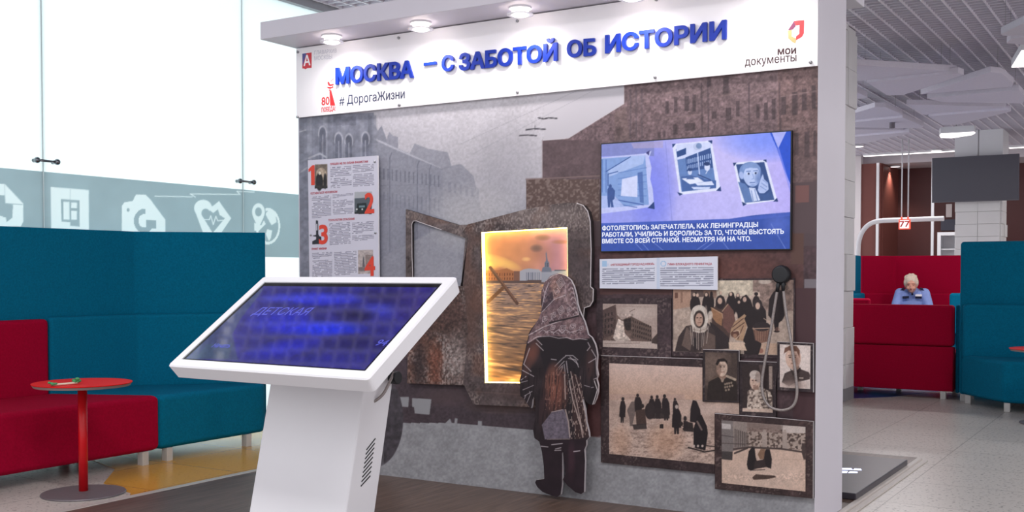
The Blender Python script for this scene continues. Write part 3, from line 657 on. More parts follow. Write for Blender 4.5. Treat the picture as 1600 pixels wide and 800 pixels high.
for px, py in ((586, 253), (587, 364), (486, 367.5)):
    p = Wl(px, py, -.03); MB().tube(p, p-np.array((0, .006, 0)), .006).build('standoff', STEEL, tp, smooth=True)
for px, py in ((500, 262), (580, 262), (500, 380), (580, 380)):
    p = Wl(px, py, -.019); MB().tube((p[0], -.0194, p[2]), (p[0], -.0008, p[2]), .008).build('spacer', STEEL, tp)

# ------------------------------------------------------------------ lorry cut-out with glowing window
fc = WF(-.040)
CAB = [(723, 445), (731, 372), (720, 366), (731, 350.5), (750, 345.6), (821, 327), (862, 319.4), (888, 316.5), (901, 317.5), (911, 321), (918, 330), (922, 346), (923.5, 390), (922.5, 448), (927, 452), (926.5, 470), (922, 478), (913, 481), (911, 500), (913, 600), (913, 640), (740, 632), (724, 600), (731, 520), (727, 460)]
HOLE = [(751.5, 362.8), (886.5, 355.2), (888, 600), (757, 598.2)]
def rust(a, c, seed, dens=.5, spc=(152, 138, 132)):
    X, Y = a.X, a.Y
    a.fill(c); a.grain(70, .16, seed); a.grain(9, .16, seed+1, None, 3); a.grain(2.4, .18, seed+2, None, 2)
    g = fbm(X, Y, 46, seed+3, 3); n = vnoise(X*1.2, Y*.8, 2.3, seed+4); k = np.clip((g-.36)*4, 0, 1)*np.clip((n-(1-dens*.75))*5, 0, 1)
    a.put(np.ones(len(X), bool), spc, k*.6)
    n = vnoise(X, Y, 3.1, seed+5); a.put(np.ones(len(X), bool), (40, 32, 34), np.clip((.52-g)*4, 0, 1)*np.clip((.4-n)*4, 0, 1)*.55)
    a.put(np.ones(len(X), bool), (112, 70, 54), np.clip((fbm(X, Y, 34, seed+6, 2)-.56)*5, 0, 1)*.35)
def cab_art(a):
    rust(a, (84, 73, 73), 71, .72); a.soft(850, 335, 100, 26, (150, 138, 134), .45); n = vnoise(a.X*1.2, a.Y*.8, 2.2, 79); a.put(a.Y < 362, (176, 164, 160), np.clip((n-.6)*5, 0, 1)*.5); a.soft(735, 480, 20, 90, (92, 62, 52), .6); a.soft(905, 440, 26, 70, (66, 56, 60), .6)
    a.soft(822, 612, 80, 20, (74, 58, 58), .7); a.line([(740, 612), (905, 622)], 1.4, (112, 92, 86), .6)
tr = thing('lorry_cutout', 'raised rusty lorry cab cut-out with an open door frame on the display wall', 'cut-out')
board('cab_board', fc, CAB, .0385, DARK, tr, holes=[HOLE]); art_surface('cab_print', fc, CAB, cab_art, .0034, PRINT, tr, holes=[HOLE])
E_ = mat('pale_cut_edge', (196, 190, 192), .5)
ED = [(901, 317.5), (911, 321), (918, 330), (922, 346), (923.5, 390), (922.5, 448), (927, 452), (926.5, 470), (922, 478), (913, 481), (911, 500)]
tubecurve('cut_edge', [fc.pt(*fc.at(*q), -.001) for q in ED], .0026, E_, tr, nurbs=False)
# door frame and door plate
fd = WF(-.022)
DOOR = [(634, 327), (718, 352), (729, 351), (731, 372), (720, 445), (717, 470), (634, 500)]
DW = [(643.5, 349), (646, 345.8), (650, 345.2), (727, 372), (721, 440), (716, 455), (650, 455), (644, 446)]
board('door_frame', fd, DOOR, .020, DARK, tr, holes=[DW]); art_surface('door_print', fd, DOOR, lambda a: rust(a, (92, 82, 82), 81, .75), .0036, PRINT, tr, holes=[DW])
tubecurve('cut_edge', [fd.pt(*fd.at(*q), .0) for q in [(650, 440), (645, 434), (643.8, 400), (643.5, 350), (646, 345.5), (650, 345.2), (690, 359)]], .002, E_, tr, nurbs=False)
fp = WF(-.030)
PLATE = [(640, 447), (733, 447), (735.5, 452), (731, 600), (728, 602), (636, 599)]
def plate_art(a):
    rust(a, (84, 66, 62), 91, .75, (176, 166, 162)); a.soft(715, 560, 26, 50, (160, 152, 150), .5); a.soft(680, 570, 14, 50, (112, 66, 52), .7); a.soft(655, 570, 14, 45, (44, 38, 42), .7); a.soft(700, 480, 40, 40, (84, 60, 56), .6); a.grain(2.6, .4, 97, None, 2)
board('door_plate', fp, PLATE, .028, DARK, tr); art_surface('door_plate_print', fp, PLATE, plate_art, .0036, PRINT, tr)
# picture inside the window and its light strip
fpic = WF(-.006)
def sunset_art(a):
    X, Y = a.X, a.Y
    a.fill(lambda x, y: np.stack([np.clip(186-10*(x-750)/130, 0, 255), 138-6*(x-750)/130-0*y, 106+.35*(x-750)], 1))
    a.soft(790, 400, 80, 50, (226, 150, 84), .6); a.grain(30, .12, 101); a.soft(838, 388, 11, 7, (122, 98, 92), .95); a.soft(848, 371, 14, 6, (132, 104, 92), .9); a.soft(876, 378, 16, 4, (150, 112, 96), .8)
    a.soft(785, 410, 34, 9, (252, 206, 120), .9, .35); a.soft(822, 405, 8, 4, (250, 206, 140), .8); a.soft(765, 414, 24, 7, (255, 214, 120), .8)
    # river
    a.rect(740, 441, 900, 620, (150, 122, 112)); m = Y > 441; a.put(m, lambda x, y: np.stack([158-.12*(y-441), 134-.2*(y-441), 124-.34*(y-441)], 1))
    sc = 1+1.6*np.clip((Y-441)/150, 0, 1); n = .6*vnoise(X/3.4/sc, (Y+X*.12)/sc, 2.6, 103)+.4*vnoise(X/2.2/sc, Y/sc, 1.7, 104); al = lambda q: np.clip(q, 0, 1)*.8; a.put(m, (212, 164, 118), al((n-.54)*4)); a.put(m, (62, 56, 62), al((.42-n)*4)); a.put(m, (246, 196, 140), al((n-.68)*5))
    # embankment houses
    a.poly([(750, 423), (778, 422), (792, 419), (803, 424), (803, 441), (750, 441)], (168, 110, 74)); a.rect(803, 424, 812, 441, (128, 92, 78)); a.poly([(812, 424), (818, 421), (826, 419.5), (842, 421), (846, 425), (846, 441), (812, 441)], (166, 170, 184))
    for x in range(760, 802, 4): a.rect(x, 427, x+1.5, 431, (112, 70, 52)); a.rect(x, 433, x+1.5, 437, (112, 70, 52))
    for x in range(822, 846, 3): a.rect(x, 426, x+1, 438, (98, 104, 122))
    a.rect(750, 438, 850, 442.5, (92, 76, 74)); a.poly([(846, 425), (862, 423), (886, 422), (888, 441), (846, 441)], (150, 158, 176)); a.rect(866, 421.5, 884, 423.5, (78, 90, 108))
    a.poly([(846, 425), (848, 418), (851, 417), (851, 410), (853, 408), (853, 402), (852.6, 396), (853.5, 393), (854.4, 396), (855, 402), (856, 408), (858, 410), (858, 417), (861, 419), (862, 425)], (108, 118, 138))
    for y in (411, 414): a.rect(852.3, y, 853.3, y+2, (60, 66, 84)); a.rect(855.3, y, 856.3, y+2, (60, 66, 84))
    # anti-tank hedgehog
    a.line([(766, 418), (808, 474)], 5.2, (92, 66, 56)); a.line([(786, 450), (762, 472)], 5.6, (106, 74, 54)); a.line([(770, 421), (806, 470)], 1.6, (132, 98, 80))
win = [(749, 361), (889, 353), (890, 603), (755, 601)]
art_surface('window_picture', fpic, win, sunset_art, .0034, PRINT, tr)
LED = mat('warm_light_strip', (255, 190, 80), .5, emit=(255, 220, 128), estr=10.0)
m = MB()
hp = [np.array(fc.pt(*fc.at(*q))) for q in HOLE]
for p, q in zip(hp, hp[1:]+hp[:1]):
    cpt = sum(hp)/4; d = q-p; d /= np.linalg.norm(d); nrm = np.cross(d, (0, 1, 0)); nrm = nrm if nrm@(cpt-p) > 0 else -nrm
    L = [p+np.array((0, .006, 0)), q+np.array((0, .006, 0)), q+np.array((0, .030, 0)), p+np.array((0, .030, 0))]
    m.prism(L, nrm*.004)
m.build('light_strip', LED, tr)

# ------------------------------------------------------------------ standee of a child
fg = WF(-.078)
def z3(L, o=(740, 400), s=2.0): return [(o[0]+x/s, o[1]+y/s) for x, y in L]
GIRL = z3([(262, 54), (275, 57), (287, 62), (303, 75), (313, 95), (320, 122), (324, 150), (330, 170), (339, 190), (346, 205), (352, 225), (357, 245), (369, 255), (379, 275), (383, 290), (386, 310), (385, 330), (384, 350), (388, 372), (384, 385), (389, 405), (388, 425), (383, 445), (374, 464), (366, 465), (354, 458), (345, 445), (341, 448), (348, 480), (352, 520), (360, 552), (361, 566), (352, 576), (352, 590), (346, 605), (348, 640), (346, 700), (345, 738), (336, 744), (318, 738), (294, 718), (279, 698), (287, 684), (284, 650), (280, 612), (277, 614), (277, 680), (276, 716), (272, 745), (262, 753), (245, 749), (215, 737), (199, 722), (192, 708), (196, 700), (210, 698), (221, 696), (219, 655), (213, 610), (208, 590), (205, 580), (190, 569), (186, 545), (190, 520), (195, 500), (193, 460), (189, 438), (184, 450), (182, 466), (179, 476), (173, 470), (164, 455), (160, 447), (146, 438), (144, 420), (146, 402), (143, 392), (149, 370), (152, 340), (157, 315), (163, 285), (170, 255), (173, 240), (183, 224), (196, 208), (206, 190), (213, 165), (210, 140), (212, 110), (222, 82), (240, 62)])
def girl_art(a):
    X, Y = a.X, a.Y; z = z3
    a.fill((44, 35, 39)); a.grain(20, .3, 111); Z = lambda L: [(805+x/4.443, 425+y/4.443) for x, y in L]
    wl = lambda L, w_=1., c=(206, 196, 200), al=.8: a.line(Z(L), w_, c, al)
    # headscarf
    S = Z([(290, 8), (340, 15), (390, 60), (410, 130), (425, 220), (440, 290), (475, 340), (505, 430), (520, 460), (400, 470), (330, 450), (240, 440), (170, 450), (85, 500), (100, 430), (140, 360), (180, 280), (180, 150), (200, 70), (240, 25)])
    a.poly(S, (116, 94, 98)); M = inpoly(X, Y, S)
    a.soft(868, 450, 14, 22, (150, 112, 100), .7); a.soft(882, 465, 10, 30, (150, 128, 130), .5); a.soft(858, 465, 10, 20, (92, 76, 84), .7); a.poly(Z([(265, 130), (270, 190), (215, 260), (180, 280), (185, 200)]), (58, 48, 56), .8)
    n_ = vnoise(X*.9+Y*.5, Y*.9-X*.5, 4.5, 9); a.put(M, (84, 66, 72), np.clip((.5-n_)*3, 0, 1)*.55); a.put(M, (150, 124, 122), np.clip((n_-.55)*3, 0, 1)*.5)
    def rhomb(cx, cy, R0, ang=0., sx=.72):
        for k, r_ in enumerate(np.arange(R0, 3, -7.5)):
            L = [(0, -r_), (r_*sx, 0), (0, r_), (-r_*sx, 0), (0, -r_)]; co, si = math.cos(ang), math.sin(ang)
            L = [(cx+x*co-y*si, cy+x*si+y*co) for x, y in L]; wl(L, .85, (216, 204, 206) if k % 2 == 0 else (58, 44, 50), .8)
    rhomb(315, 75, 42, .1); rhomb(318, 266, 34, .2); rhomb(375, 260, 24, .5); rhomb(265, 300, 26, .5); rhomb(205, 325, 24, .7); rhomb(290, 135, 24, .1); rhomb(330, 390, 30, .9); rhomb(400, 378, 28, .9); rhomb(262, 385, 20, .9); rhomb(460, 390, 20, .6)
    for k in range(14):
        y = 52+k*17; x = 362+k*3.2; wl([(x, y+22), (x+16, y+4), (x+30, y+14)], .9, (214, 202, 206) if k % 2 else (60, 46, 52), .75)
    for k in range(9): wl([(255+k*3, 60+k*17), (275+k*3, 44+k*17), (262+k*3, 78+k*17)], .8, (196, 168, 160) if k % 2 else (90, 62, 58), .6)
    for k in range(8): wl([(200+k*4, 210-k*18), (222+k*4, 150-k*14)], .9, (198, 186, 194) if k % 3 == 0 else (70, 56, 66), .6)
    for k in range(10): wl([(150+k*30, 372-k*9), (163+k*30, 352-k*9), (176+k*30, 364-k*9)], .9, (200, 188, 192) if k % 2 else (62, 48, 54), .7)
    for k in range(15): wl([(190+k*19, 432-(k % 2)*10), (205+k*19, 412+(k % 3)*6), (210+k*19, 436)], .9, (206, 196, 200) if k % 2 else (56, 44, 50), .7)
    wl([(195, 205), (212, 130), (232, 75)], 1.3, (196, 182, 188)); wl([(270, 190), (262, 140), (275, 100)], 1.2, (190, 160, 150)); wl([(352, 80), (345, 150), (365, 220), (438, 290)], 1.1, (180, 160, 164)); wl([(180, 240), (190, 170)], 1.4, (52, 42, 48))
    wl([(180, 285), (270, 190), (350, 160)], 1.1); wl([(90, 440), (200, 380), (300, 345), (440, 295)], 1.4, (214, 204, 206)); a.line(Z([(240, 352), (340, 330), (438, 305)]), 2.6, (40, 32, 36)); wl([(400, 110), (425, 210), (440, 290)], 1.2); wl([(185, 250), (205, 150), (190, 110)], 1.); wl([(215, 60), (260, 25), (300, 12)], 1.2)
    wl([(165, 420), (190, 400), (215, 415), (240, 405), (265, 425), (300, 400), (325, 425), (350, 400), (380, 420), (420, 410), (445, 400)], 1.1); wl([(90, 490), (150, 450), (240, 445), (300, 460), (360, 455), (400, 470), (450, 462), (500, 470)], 1.2); a.grain(2.2, .25, 115, M, 2)
    # back of the coat
    a.poly(Z([(150, 460), (300, 470), (420, 480), (510, 470), (520, 520), (450, 620), (440, 800), (230, 800), (190, 620)]), (34, 28, 33)); a.soft(831, 553, 13, 26, (112, 70, 60), .95, .35); a.soft(823, 575, 8, 20, (84, 58, 54), .8, .3); a.soft(922, 570, 8, 34, (72, 50, 50), .8)
    for L in ([(150, 470), (185, 505)], [(145, 495), (195, 545)], [(60, 640), (110, 690)], [(45, 680), (130, 725)], [(100, 530), (60, 640)], [(505, 490), (520, 520), (500, 545)], [(510, 630), (560, 600)], [(530, 540), (560, 590), (565, 700), (575, 740)], [(40, 750), (75, 725)], [(545, 745), (570, 735)]): wl(L, 1.5, (196, 186, 190))
    # bow at the waist
    for L in ([(275, 655), (330, 600), (350, 585)], [(280, 690), (320, 640), (340, 620)], [(270, 735), (300, 680), (330, 650)], [(350, 580), (400, 580), (435, 610)], [(370, 600), (420, 610), (440, 660)], [(355, 620), (365, 700)], [(300, 720), (330, 660)], [(340, 640), (350, 720)], [(250, 605), (285, 610)], [(380, 590), (435, 640)]): wl(L, 1.6, (190, 182, 186), .75)
    # skirt of the coat
    K = lambda L: [(805+x/4.207, 595+y/4.207) for x, y in L]
    a.soft(868, 610, 22, 46, (116, 72, 62), 1.); a.soft(864, 596, 14, 34, (136, 88, 74), .6); a.soft(850, 640, 12, 40, (64, 44, 46), .7); st_ = vnoise(X*1.1+Y*.08, Y/9, 2.2, 137); a.put((Y > 575) & (Y < 690), (26, 20, 24), np.clip((st_-.55)*4, 0, 1)*.6); a.poly(K([(240, 205), (320, 185), (345, 260), (360, 380), (195, 385), (175, 290)]), (104, 96, 108)); m = inpoly(X, Y, K([(240, 205), (320, 185), (345, 260), (360, 380), (195, 385), (175, 290)])); a.grain(3, .28, 121, m, 3)
    a.poly(K([(370, -60), (420, -20), (470, 200), (485, 370), (400, 385), (375, 200)]), (70, 48, 46), .6)
    for L, w_ in (([(325, -40), (330, 120)], 2), ([(355, 0), (380, 130), (430, 290), (445, 370)], 2.2), ([(365, -60), (400, 120), (440, 320)], 1.6), ([(330, 190), (350, 270), (360, 370)], 2.4), ([(400, -20), (450, 150), (470, 330)], 1.2), ([(210, 385), (360, 383)], 1.), ([(240, 205), (310, 190)], 1.4)): a.line(K(L), w_, (206, 188, 180), .7)
    k = inpoly(X, Y, K([(340, -60), (430, -30), (490, 370), (360, 385)])) & (vnoise(X*1.5, Y/1.6, 2.0, 33) > .72); a.put(k, (206, 184, 172), .55); k = inpoly(X, Y, K([(200, -40), (340, -90), (360, 190), (190, 190)])) & (vnoise(X*1.5, Y/1.6, 2.0, 35) > .78); a.put(k, (160, 118, 104), .5)
    for L in ([(40, 10), (80, 0)], [(50, 60), (120, 30)], [(60, 100), (110, 70)], [(75, 150), (100, 90), (95, 70)], [(70, 95), (60, 120)], [(455, 30), (490, 40)], [(500, 45), (515, 42)]): a.line(K(L), 1.2, (200, 190, 196), .75)
    a.line(K([(520, 0), (540, 60), (525, 110), (508, 160)]), 1.3, (226, 218, 220)); a.line(K([(445, 130), (470, 250), (490, 370)]), 1.3, (214, 204, 206))
    # boots
    a.poly(K([(160, 388), (460, 388), (450, 760), (110, 770), (110, 640), (180, 460)]), (40, 29, 36)); a.soft(893, 720, 7, 40, (66, 42, 52), .7)
    for L in ([(170, 430), (215, 435)], [(240, 420), (310, 412)], [(265, 448), (300, 440)], [(260, 458), (300, 456)], [(385, 465), (425, 460)]): a.line(K(L), 1.6, (206, 198, 202), .8)
    m = (Y > 690); a.grain(14, .2, 131, m)
gs = thing('child_standee', 'cut-out of a child in headscarf and belted coat seen from behind', 'standee')
board('board', fg, GIRL, .016, mat('white_core_board', (206, 200, 204), .5), gs); art_surface('printed_face', fg, GIRL, girl_art, .0020, PRINT, gs)
for px, py in ((868, 470), (868, 560)):
    p = Wl(px, py, -.0615); MB().box(p[0]-.03, p[0]+.03, -.062, -.0405, p[2]-.03, p[2]+.03).build('spacer', DARK, gs)

# ------------------------------------------------------------------ wall screen
fs = WF(-.020)
TV = [(939.5, 226), (1235.5, 205), (1235.5, 388.5), (939.5, 392.5)]
def tv_art(a):
    X, Y = a.X, a.Y
    a.fill(lambda x, y: np.stack([150+45*np.clip((x-990)/120, 0, 1)-12*np.clip((x-1160)/70, 0, 1), 155+32*np.clip((x-990)/120, 0, 1)-14*np.clip((x-1160)/70, 0, 1), 236+8*np.clip((x-990)/150, 0, 1)], 1))
    a.soft(1020, 300, 40, 90, (112, 122, 232), .7); a.soft(1200, 215, 90, 40, (106, 136, 250), .75); a.soft(1130, 330, 90, 50, (182, 178, 244), .6)
    a.poly([(939, 226), (1022, 219), (1022, 244), (939, 244)], (122, 130, 190), .8); a.poly([(986, 224), (1036, 220), (1036, 231), (990, 232)], (172, 160, 200), .7)
    a.line([(1040, 222), (1050, 345)], .9, (120, 126, 200), .7)
    a.poly([(1203, 207), (1240, 200), (1240, 300), (1224, 262), (1214, 232)], (36, 80, 204)); a.poly([(1206, 207), (1229, 205), (1216, 232)], (170, 176, 246)); a.line([(1216, 232), (1236, 300)], 3, (130, 140, 240), .7)
    # lower band
    B = [(939, 349), (1060, 345), (1140, 342), (1180, 336), (1240, 331), (1240, 400), (935, 400)]
    a.poly(B, (46, 76, 164)); a.poly([(939, 349), (1140, 342), (1240, 331), (1240, 337), (1140, 347), (939, 353)], (64, 92, 190), .8); a.soft(1215, 350, 25, 20, (80, 104, 196), .8)
    for L in ([(985, 372), (1005, 393)], [(995, 370), (1015, 393)], [(1020, 378), (1036, 391)], [(1110, 375), (1088, 391)], [(1118, 376), (1098, 391)], [(1128, 376), (1140, 392)], [(1205, 350), (1228, 390)]): a.line(L, 1.5, (120, 140, 214), .6)
    # torn photograph of a boarded shop front
    a.poly([(939, 246), (1006, 240), (1018, 236), (1014, 246), (1018, 262), (1016, 280), (1020, 296), (1022, 322), (1000, 326), (980, 329), (939, 334)], (190, 196, 244))
    a.poly([(939, 248), (1008, 243), (1014, 320), (939, 325)], (128, 158, 216)); a.poly([(950, 266), (985, 244), (1008, 243), (1005, 256), (952, 276)], (168, 188, 236)); a.line([(947, 268), (985, 245)], 1.6, (54, 84, 150)); a.line([(950, 290), (950, 272), (965, 268)], 1.6, (54, 84, 150))
    for i in range(5): a.line([(966, 270+i*9), (1010, 262+i*11)], 1.2, (84, 116, 184), .8)
    a.poly([(972, 280), (996, 274), (996, 308), (970, 306)], (206, 212, 248)); a.poly([(996, 270), (1004, 268), (1006, 318), (1000, 316)], (70, 100, 168), .8); a.line([(962, 312), (1005, 320)], 2, (70, 98, 168)); a.line([(960, 318), (995, 324)], 1.6, (84, 112, 180)); a.poly([(939, 306), (960, 306), (975, 322), (939, 326)], (178, 190, 240), .8)
    for x in (941, 947): a.line([(x, 250), (x, 300)], 2, (80, 110, 180), .7)
    a.ell(953.5, 291, 2.4, 3, (52, 80, 144)); a.poly([(949, 296), (951, 293), (957, 293), (961, 298), (960, 311), (957, 313), (959, 324), (955, 324), (954, 314), (953, 324), (950, 324), (949, 310)], (54, 82, 146))
    a.poly([(1012, 325), (1022, 315), (1023, 327)], (30, 58, 120)); a.poly([(1009, 239), (1015, 235), (1014, 243)], (60, 60, 120))
    # library photograph
    a.poly([(1050, 225), (1112, 219.5), (1126, 297.5), (1062, 304.5)], (222, 226, 252)); I = [(1056, 233), (1110, 229), (1119, 293), (1065, 300)]; a.poly(I, (96, 128, 188)); m = inpoly(X, Y, I)
    a.poly([(1057, 226), (1112, 222), (1110, 240), (1075, 246), (1057, 250)], (206, 214, 250)); a.poly([(1057, 237), (1072, 231), (1072, 241), (1058, 246)], (38, 72, 134)); a.ell(1090, 229, 7, 6, (186, 196, 232)); a.ell(1092, 228, 4.5, 4.5, (90, 120, 170), .7)
    a.poly([(1071, 246), (1110, 231), (1114, 262), (1073, 268)], (48, 80, 142))
    for i in range(13):
        x = 1073+i*3; y = 249-i*.75; a.rect(x, y, x+1.5, y+7, (150, 174, 224)); a.rect(x, y+10, x+1.5, y+16, (140, 164, 216))
    a.line([(1090, 239), (1093, 272)], 2, (190, 204, 244)); a.poly([(1064, 276), (1080, 274), (1119, 282), (1119, 294), (1066, 299)], (66, 98, 162)); a.poly([(1065, 279), (1090, 277), (1100, 284), (1078, 288)], (222, 228, 252)); a.poly([(1086, 286), (1112, 283), (1116, 289), (1090, 290)], (214, 222, 250)); a.poly([(1080, 292), (1110, 292), (1108, 296), (1084, 296)], (200, 212, 248))
    a.ell(1078, 269, 3.2, 4.4, (204, 214, 248)); a.ell(1078, 265, 3.4, 2.6, (40, 68, 124)); a.poly([(1072, 280), (1078, 273), (1086, 280)], (70, 100, 160)); a.ell(1105, 261, 4.4, 6, (210, 218, 250)); a.ell(1104.5, 256, 5, 3, (28, 54, 108)); a.poly([(1096, 275), (1105, 268), (1115, 272), (1116, 282), (1100, 280)], (96, 130, 190)); a.line([(1091, 273), (1110, 281)], 1.8, (36, 62, 120)); a.line([(1108, 262), (1103, 271)], 1.4, (214, 222, 250))
    for P in ([(1050, 225), (1056, 224.5), (1051, 231)], [(1106, 220), (1113, 219), (1112.5, 225)], [(1058, 300), (1062, 306), (1067, 303)], [(1119, 298), (1126, 291), (1127, 299)]): a.poly(P, (28, 56, 116))
    # portrait of a boy
    a.poly([(1146, 254.5), (1197, 249.5), (1214.5, 313), (1160, 320.5)], (224, 228, 252)); a.poly([(1150, 257), (1194, 253), (1210, 312), (1164, 317)], (46, 76, 134))
    a.ell(1172, 268, 17, 15, (112, 140, 196), 1, -.1); a.ell(1158.5, 274, 3.6, 6, (168, 186, 236), 1, -.2); a.ell(1175, 275, 13.2, 16.5, (182, 198, 242), 1, -.12); a.poly([(1160, 268), (1161, 259), (1170, 254.5), (1182, 255), (1188, 262), (1188, 268), (1184, 263), (1172, 262), (1164, 264)], (124, 150, 204)); a.soft(1186, 279, 8, 15, (92, 120, 182), .75)
    for x, y in ((1169.5, 271.5), (1180.5, 270.5)): a.ell(x, y, 2.7, 1.6, (226, 234, 252)); a.ell(x+.3, y, 1.6, 1.7, (22, 42, 92)); a.line([(x-3, y-3.6), (x+3, y-4.2)], 1.2, (70, 98, 158))
    a.line([(1176, 272), (1178, 279), (1174.5, 280)], 1, (112, 140, 198)); a.line([(1172, 285.5), (1179.5, 285)], 1.5, (78, 104, 166)); a.soft(1176, 289.5, 6, 3, (130, 154, 208), .8)
    a.poly([(1153, 284), (1164, 287), (1171, 296), (1177, 315), (1164, 317)], (92, 122, 180)); a.poly([(1170, 293), (1180, 294), (1188, 313), (1176, 315)], (206, 216, 248)); a.line([(1179, 296), (1184, 314)], 1.2, (90, 118, 180)); a.line([(1174, 298), (1177, 314)], 1.2, (90, 118, 180))
    a.poly([(1184, 297), (1186, 287), (1189, 278), (1192, 272), (1194, 280), (1200, 286), (1201, 296), (1194, 302), (1187, 302)], (176, 192, 238)); a.line([(1190, 286), (1198, 292)], 1, (96, 124, 186)); a.line([(1188, 291), (1197, 297)], 1, (96, 124, 186)); a.line([(1192, 281), (1199, 287)], .9, (96, 124, 186)); a.poly([(1184, 303), (1196, 304), (1204, 298), (1210, 312), (1190, 314)], (56, 86, 144))
    for P in ([(1145, 254.5), (1151, 254), (1147, 260)], [(1192, 250), (1197.5, 249), (1198, 254)], [(1159, 315), (1161, 322), (1167, 319)], [(1208, 315), (1214, 309), (1216, 315)]): a.poly(P, (28, 54, 112))
    a.grain(5, .05, 141); a.put(Y < -1, (0, 0, 0))
ws = thing('wall_screen', 'wide lit display screen with blue album page above the white caption card', 'screen')
x0, z0 = fs.at(939.5, 392.5); x1, z1 = fs.at(1235.5, 205); z0 = (z0+fs.at(1235.5, 388.5)[1])/2; z1 = (z1+fs.at(939.5, 226)[1])/2
MB().box(x0-.006, x1+.006, -.019, -.0012, z0-.006, z1+.006).build('housing', BLACK, ws, .002)
art_surface('display', fs, None, tv_art, .0026, SCREEN, ws, ab=[(x0, z0), (x1, z0), (x1, z1), (x0, z1)])
CAPT = mat('caption_white', (30, 30, 40), .4, emit=(236, 240, 255), estr=1.0)
for body, l, r, h in (('ФОТОЛЕТОПИСЬ ЗАПЕЧАТЛЕЛА, КАК ЛЕНИНГРАДЦЫ', (941, 360.2), (1184.5, 354.6), 7.2), ('РАБОТАЛИ, УЧИЛИСЬ И БОРОЛИСЬ ЗА ТО, ЧТОБЫ ВЫСТОЯТЬ', (941, 370.3), (1225, 365.2), 7.2), ('ВМЕСТЕ СО ВСЕЙ СТРАНОЙ. НЕСМОТРЯ НИ НА ЧТО.', (941, 380.4), (1174, 376.6), 7.2)): lettering('caption', body, fs, l, r, h, CAPT, ws, bold=.030)

# caption card under the screen
fk = WF(-.026)
CARD = [(937, 405), (1121, 400.5), (1121, 453), (937, 450.5)]
def card_art(a):
    a.fill((214, 218, 232)); a.poly([(1026, 402), (1031, 402), (1031, 453), (1026, 453)], (190, 204, 226), .8)
    a.rect(941, 408, 948.5, 416.5, (150, 190, 226), .8); a.ring(1036.5, 412, 3.2, 4.6, (158, 190, 222)); a.line([(950, 412), (950, 415)], .8, (158, 190, 222))
    a.text((941, 419), (1023, 417.5), (941, 445), 8, 21, (96, 100, 122), .62, .04, .8); a.text((1031.5, 417.5), (1115, 416.5), (1031.5, 448.5), 9, 22, (96, 100, 122), .62, .04)
cd_ = thing('caption_card', 'white printed card with two columns of small text below the lit screen', 'sign')
board('board', fk, CARD, .008, WHITEB, cd_); art_surface('printed_face', fk, CARD, card_art, .0023, PRINT, cd_)
lettering('heading', '«НЕПОБЕДИМЫЙ ГОРОД НАД НЕВОЙ»', fk, (954, 415.2), (1022.5, 414), 3.2, TRED, cd_, bold=.02); lettering('heading', 'ГИМН БЛОКАДНОГО ЛЕНИНГРАДА', fk, (1043.5, 414.6), (1112.5, 414), 3.4, TRED, cd_, bold=.02)
for px, py in ((950, 428), (1108, 426)):
    p = Wl(px, py, -.0175); MB().tube((p[0], -.0175, p[2]), (p[0], -.0008, p[2]), .008).build('spacer', STEEL, cd_)

# ------------------------------------------------------------------ photograph panels
SEP = lambda v: (min(255, v*1.03), v*.90, v*.84)
def frame_art(c, seed):
    def f(a):
        a.fill(c); a.grain(20, .25, seed); a.grain(3, .25, seed+1, None, 2); n = vnoise(a.X, a.Y, 2.2, seed+2); a.put(np.ones(len(a.X), bool), (132, 116, 112), np.clip((n-.62)*5, 0, 1)*np.clip((fbm(a.X, a.Y, 24, seed+3, 2)-.42)*5, 0, 1)*.55)
    return f
def photo_panel(label, y, outline, photos, seed, c=(66, 54, 57), th=.010, edge=None, res=.0042):
    fr = WF(y); t = thing('photo_panel', label, 'photo panel', group=None)
    board('board', fr, outline, th, DARK, t); art_surface('printed_border', fr, outline, frame_art(c, seed), res, PRINT, t)
    for o, fn in photos: art_surface('photograph', fr, o, (lambda a, fn=fn: (fn(a), a.grain(1.5, .09, 77, None, 2), a.grain(9, .04, 78, None, 2))), .0023, PRINT, t, off=.0008)
    if edge: tubecurve('cut_edge', [fr.pt(*fr.at(*q), 0) for q in edge], .0015, E_, t, nurbs=False)
    return t
def person_(a, x, y, h, c=(40, 34, 36), lean=0., wd=.30):
    w_ = h*wd/2; a.ell(x+lean*h*.9, y-h*.93, h*.06, h*.075, c); a.poly([(x-w_*.55+lean*h*.7, y-h*.86), (x+w_*.55+lean*h*.7, y-h*.86), (x+w_*1.05+lean*h*.5, y-h*.65), (x+w_, y-h*.22), (x+w_*.55, y-h*.22), (x+w_*.5, y), (x+w_*.1, y), (x, y-h*.2), (x-w_*.1, y), (x-w_*.5, y), (x-w_*.55, y-h*.22), (x-w_, y-h*.24), (x-w_*.9+lean*h*.5, y-h*.65)], c)
